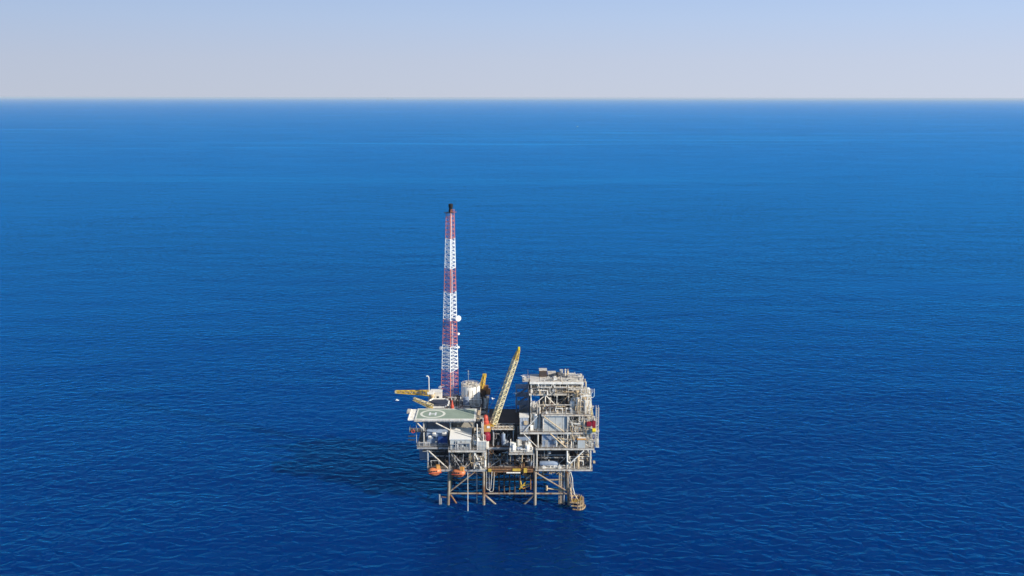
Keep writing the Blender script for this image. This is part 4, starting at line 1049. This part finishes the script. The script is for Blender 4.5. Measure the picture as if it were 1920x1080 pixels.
lifeboat(861, 887, -1.9, 'right orange lifeboat hanging in front of the leftmost leg', R(-10))

# tangle of yellow pipe gear hanging in the centre bay
ty_ = empty('yellow_pipe_rack', (7.0, 2, 8), 'tangle of rusty yellow pipes hanging in the centre bay above the waterline', 'pipe rack')
base = px2w(986, 911, 1.5)
for k, (a, b, m) in enumerate((((-2.2, 0, -1.2), (.2, 0, 1.6), YELLOW), ((-1.8, .3, 1.8), (-1.2, .2, -1.0), YELLOW), ((-1.8, 0, -.2), (1.8, 0, .8), YELLOW), ((-.8, 0, -1), (2.0, 0, 0.2), OCHRE), ((.2, .4, 2.4), (1.8, .2, 4.0), TAN), ((-.5, .2, 4.6), (1.4, .4, 3.2), RUSTY), ((1.8, .3, 5.8), (1.9, .3, -1.5), RUSTY), ((-2.0, .3, 5.8), (-1.9, .3, 0), BROWN))):
    MB().tube(base+Vector(a), base+Vector(b), .24, n=7).build('pipe', m, ty_)

# =================================================================== FAR BOAT, FAR PLATFORMS, GULLS
bp_ = px2w(1083, 237, 4650); D_ = CAM_H/math.tan(math.atan((237.5-540)/FPX)+PITCH); by_ = CAM_Y+D_; bx_ = XW(1083, by_, 0)
wbt = empty('work_boat', (bx_, by_, 0), 'tiny white boat far off on the open sea right of the mast', 'boat')
mb = MB(); pts = [(-9, -2.3), (5, -2.3), (9, 0), (5, 2.3), (-9, 2.3)]
pts = [(x*.4, y*.5) for x, y in pts]; mb.prism([(bx_+x, by_+y) for x, y in pts], -.5, 1.6); mb.build('hull', GREY, wbt)
MB().box(bx_-1.5, bx_+1.1, by_-.8, by_+.8, 1.603, 2.9, bevel=.15).build('cabin', TWHITE, wbt)
for px_, lb in ((727, 'left of two tiny grey far-off rigs on the horizon'), (735, 'right of two tiny grey far-off rigs on the horizon')):
    Y = 60000; x = XW(px_, Y, 0); rgk = empty('distant_rig', (x, Y, 0), lb, 'oil rig')
    j = MB()
    for sx in (-24, 24):
        for sy in (-24, 24): j.tube((x+sx, Y+sy, -5), (x+sx, Y+sy, 34), 4, n=6)
    j.build('leg', DARK, rgk)
    MB().box(x-36, x+36, Y-30, Y+30, 34, 70).build('topside', DARK, rgk)
    MB().tube((x+10, Y, 70), (x+10, Y, 125), 9, 3, n=4).build('derrick', DARK, rgk)
gm = mat('gull_white', (.8, .8, .78), .7, var=.05)
gulls = [(745, 751, 10, .3, 'white gull flying low left of the yellow gangway'), (981, 706, 12, 1.2, 'white gull flying left of the process block roof'),
         (968, 738, 14, 2.0, 'white gull flying between the raised boom and the dark stair tower'), (925, 748, 14, .8, 'white gull flying just left of the raised crane boom')]
for px_, py_, y, rz, lb in gulls:
    p_ = px2w(px_, py_, y)
    b = MB().ball((0, 0, 0), .2, 2, (2.4, .9, .8))
    b.tube((.35, 0, .05), (.62, 0, .1), .12, .07, n=8)
    for s in (-1, 1):
        v = [b.bm.verts.new(c) for c in ((.2, s*.1, .08), (.28, s*.45, .25), (.0, s*.85, .18), (-.12, s*.45, .22), (-.2, s*.1, .06))]
        v2 = [b.bm.verts.new(q.co + Vector((0, 0, -.03))) for q in v]
        b.bm.faces.new(v); b.bm.faces.new(list(reversed(v2)))
        for i in range(5): b.bm.faces.new((v[i], v[(i+1) % 5], v2[(i+1) % 5], v2[i]))
    o = b.build('gull', gm); o.location = p_; o.rotation_euler = (0, .1, rz); o.scale = (1.3, 1.3, 1.3)
    tag(o, lb, 'bird', 'gulls flying round the platform')
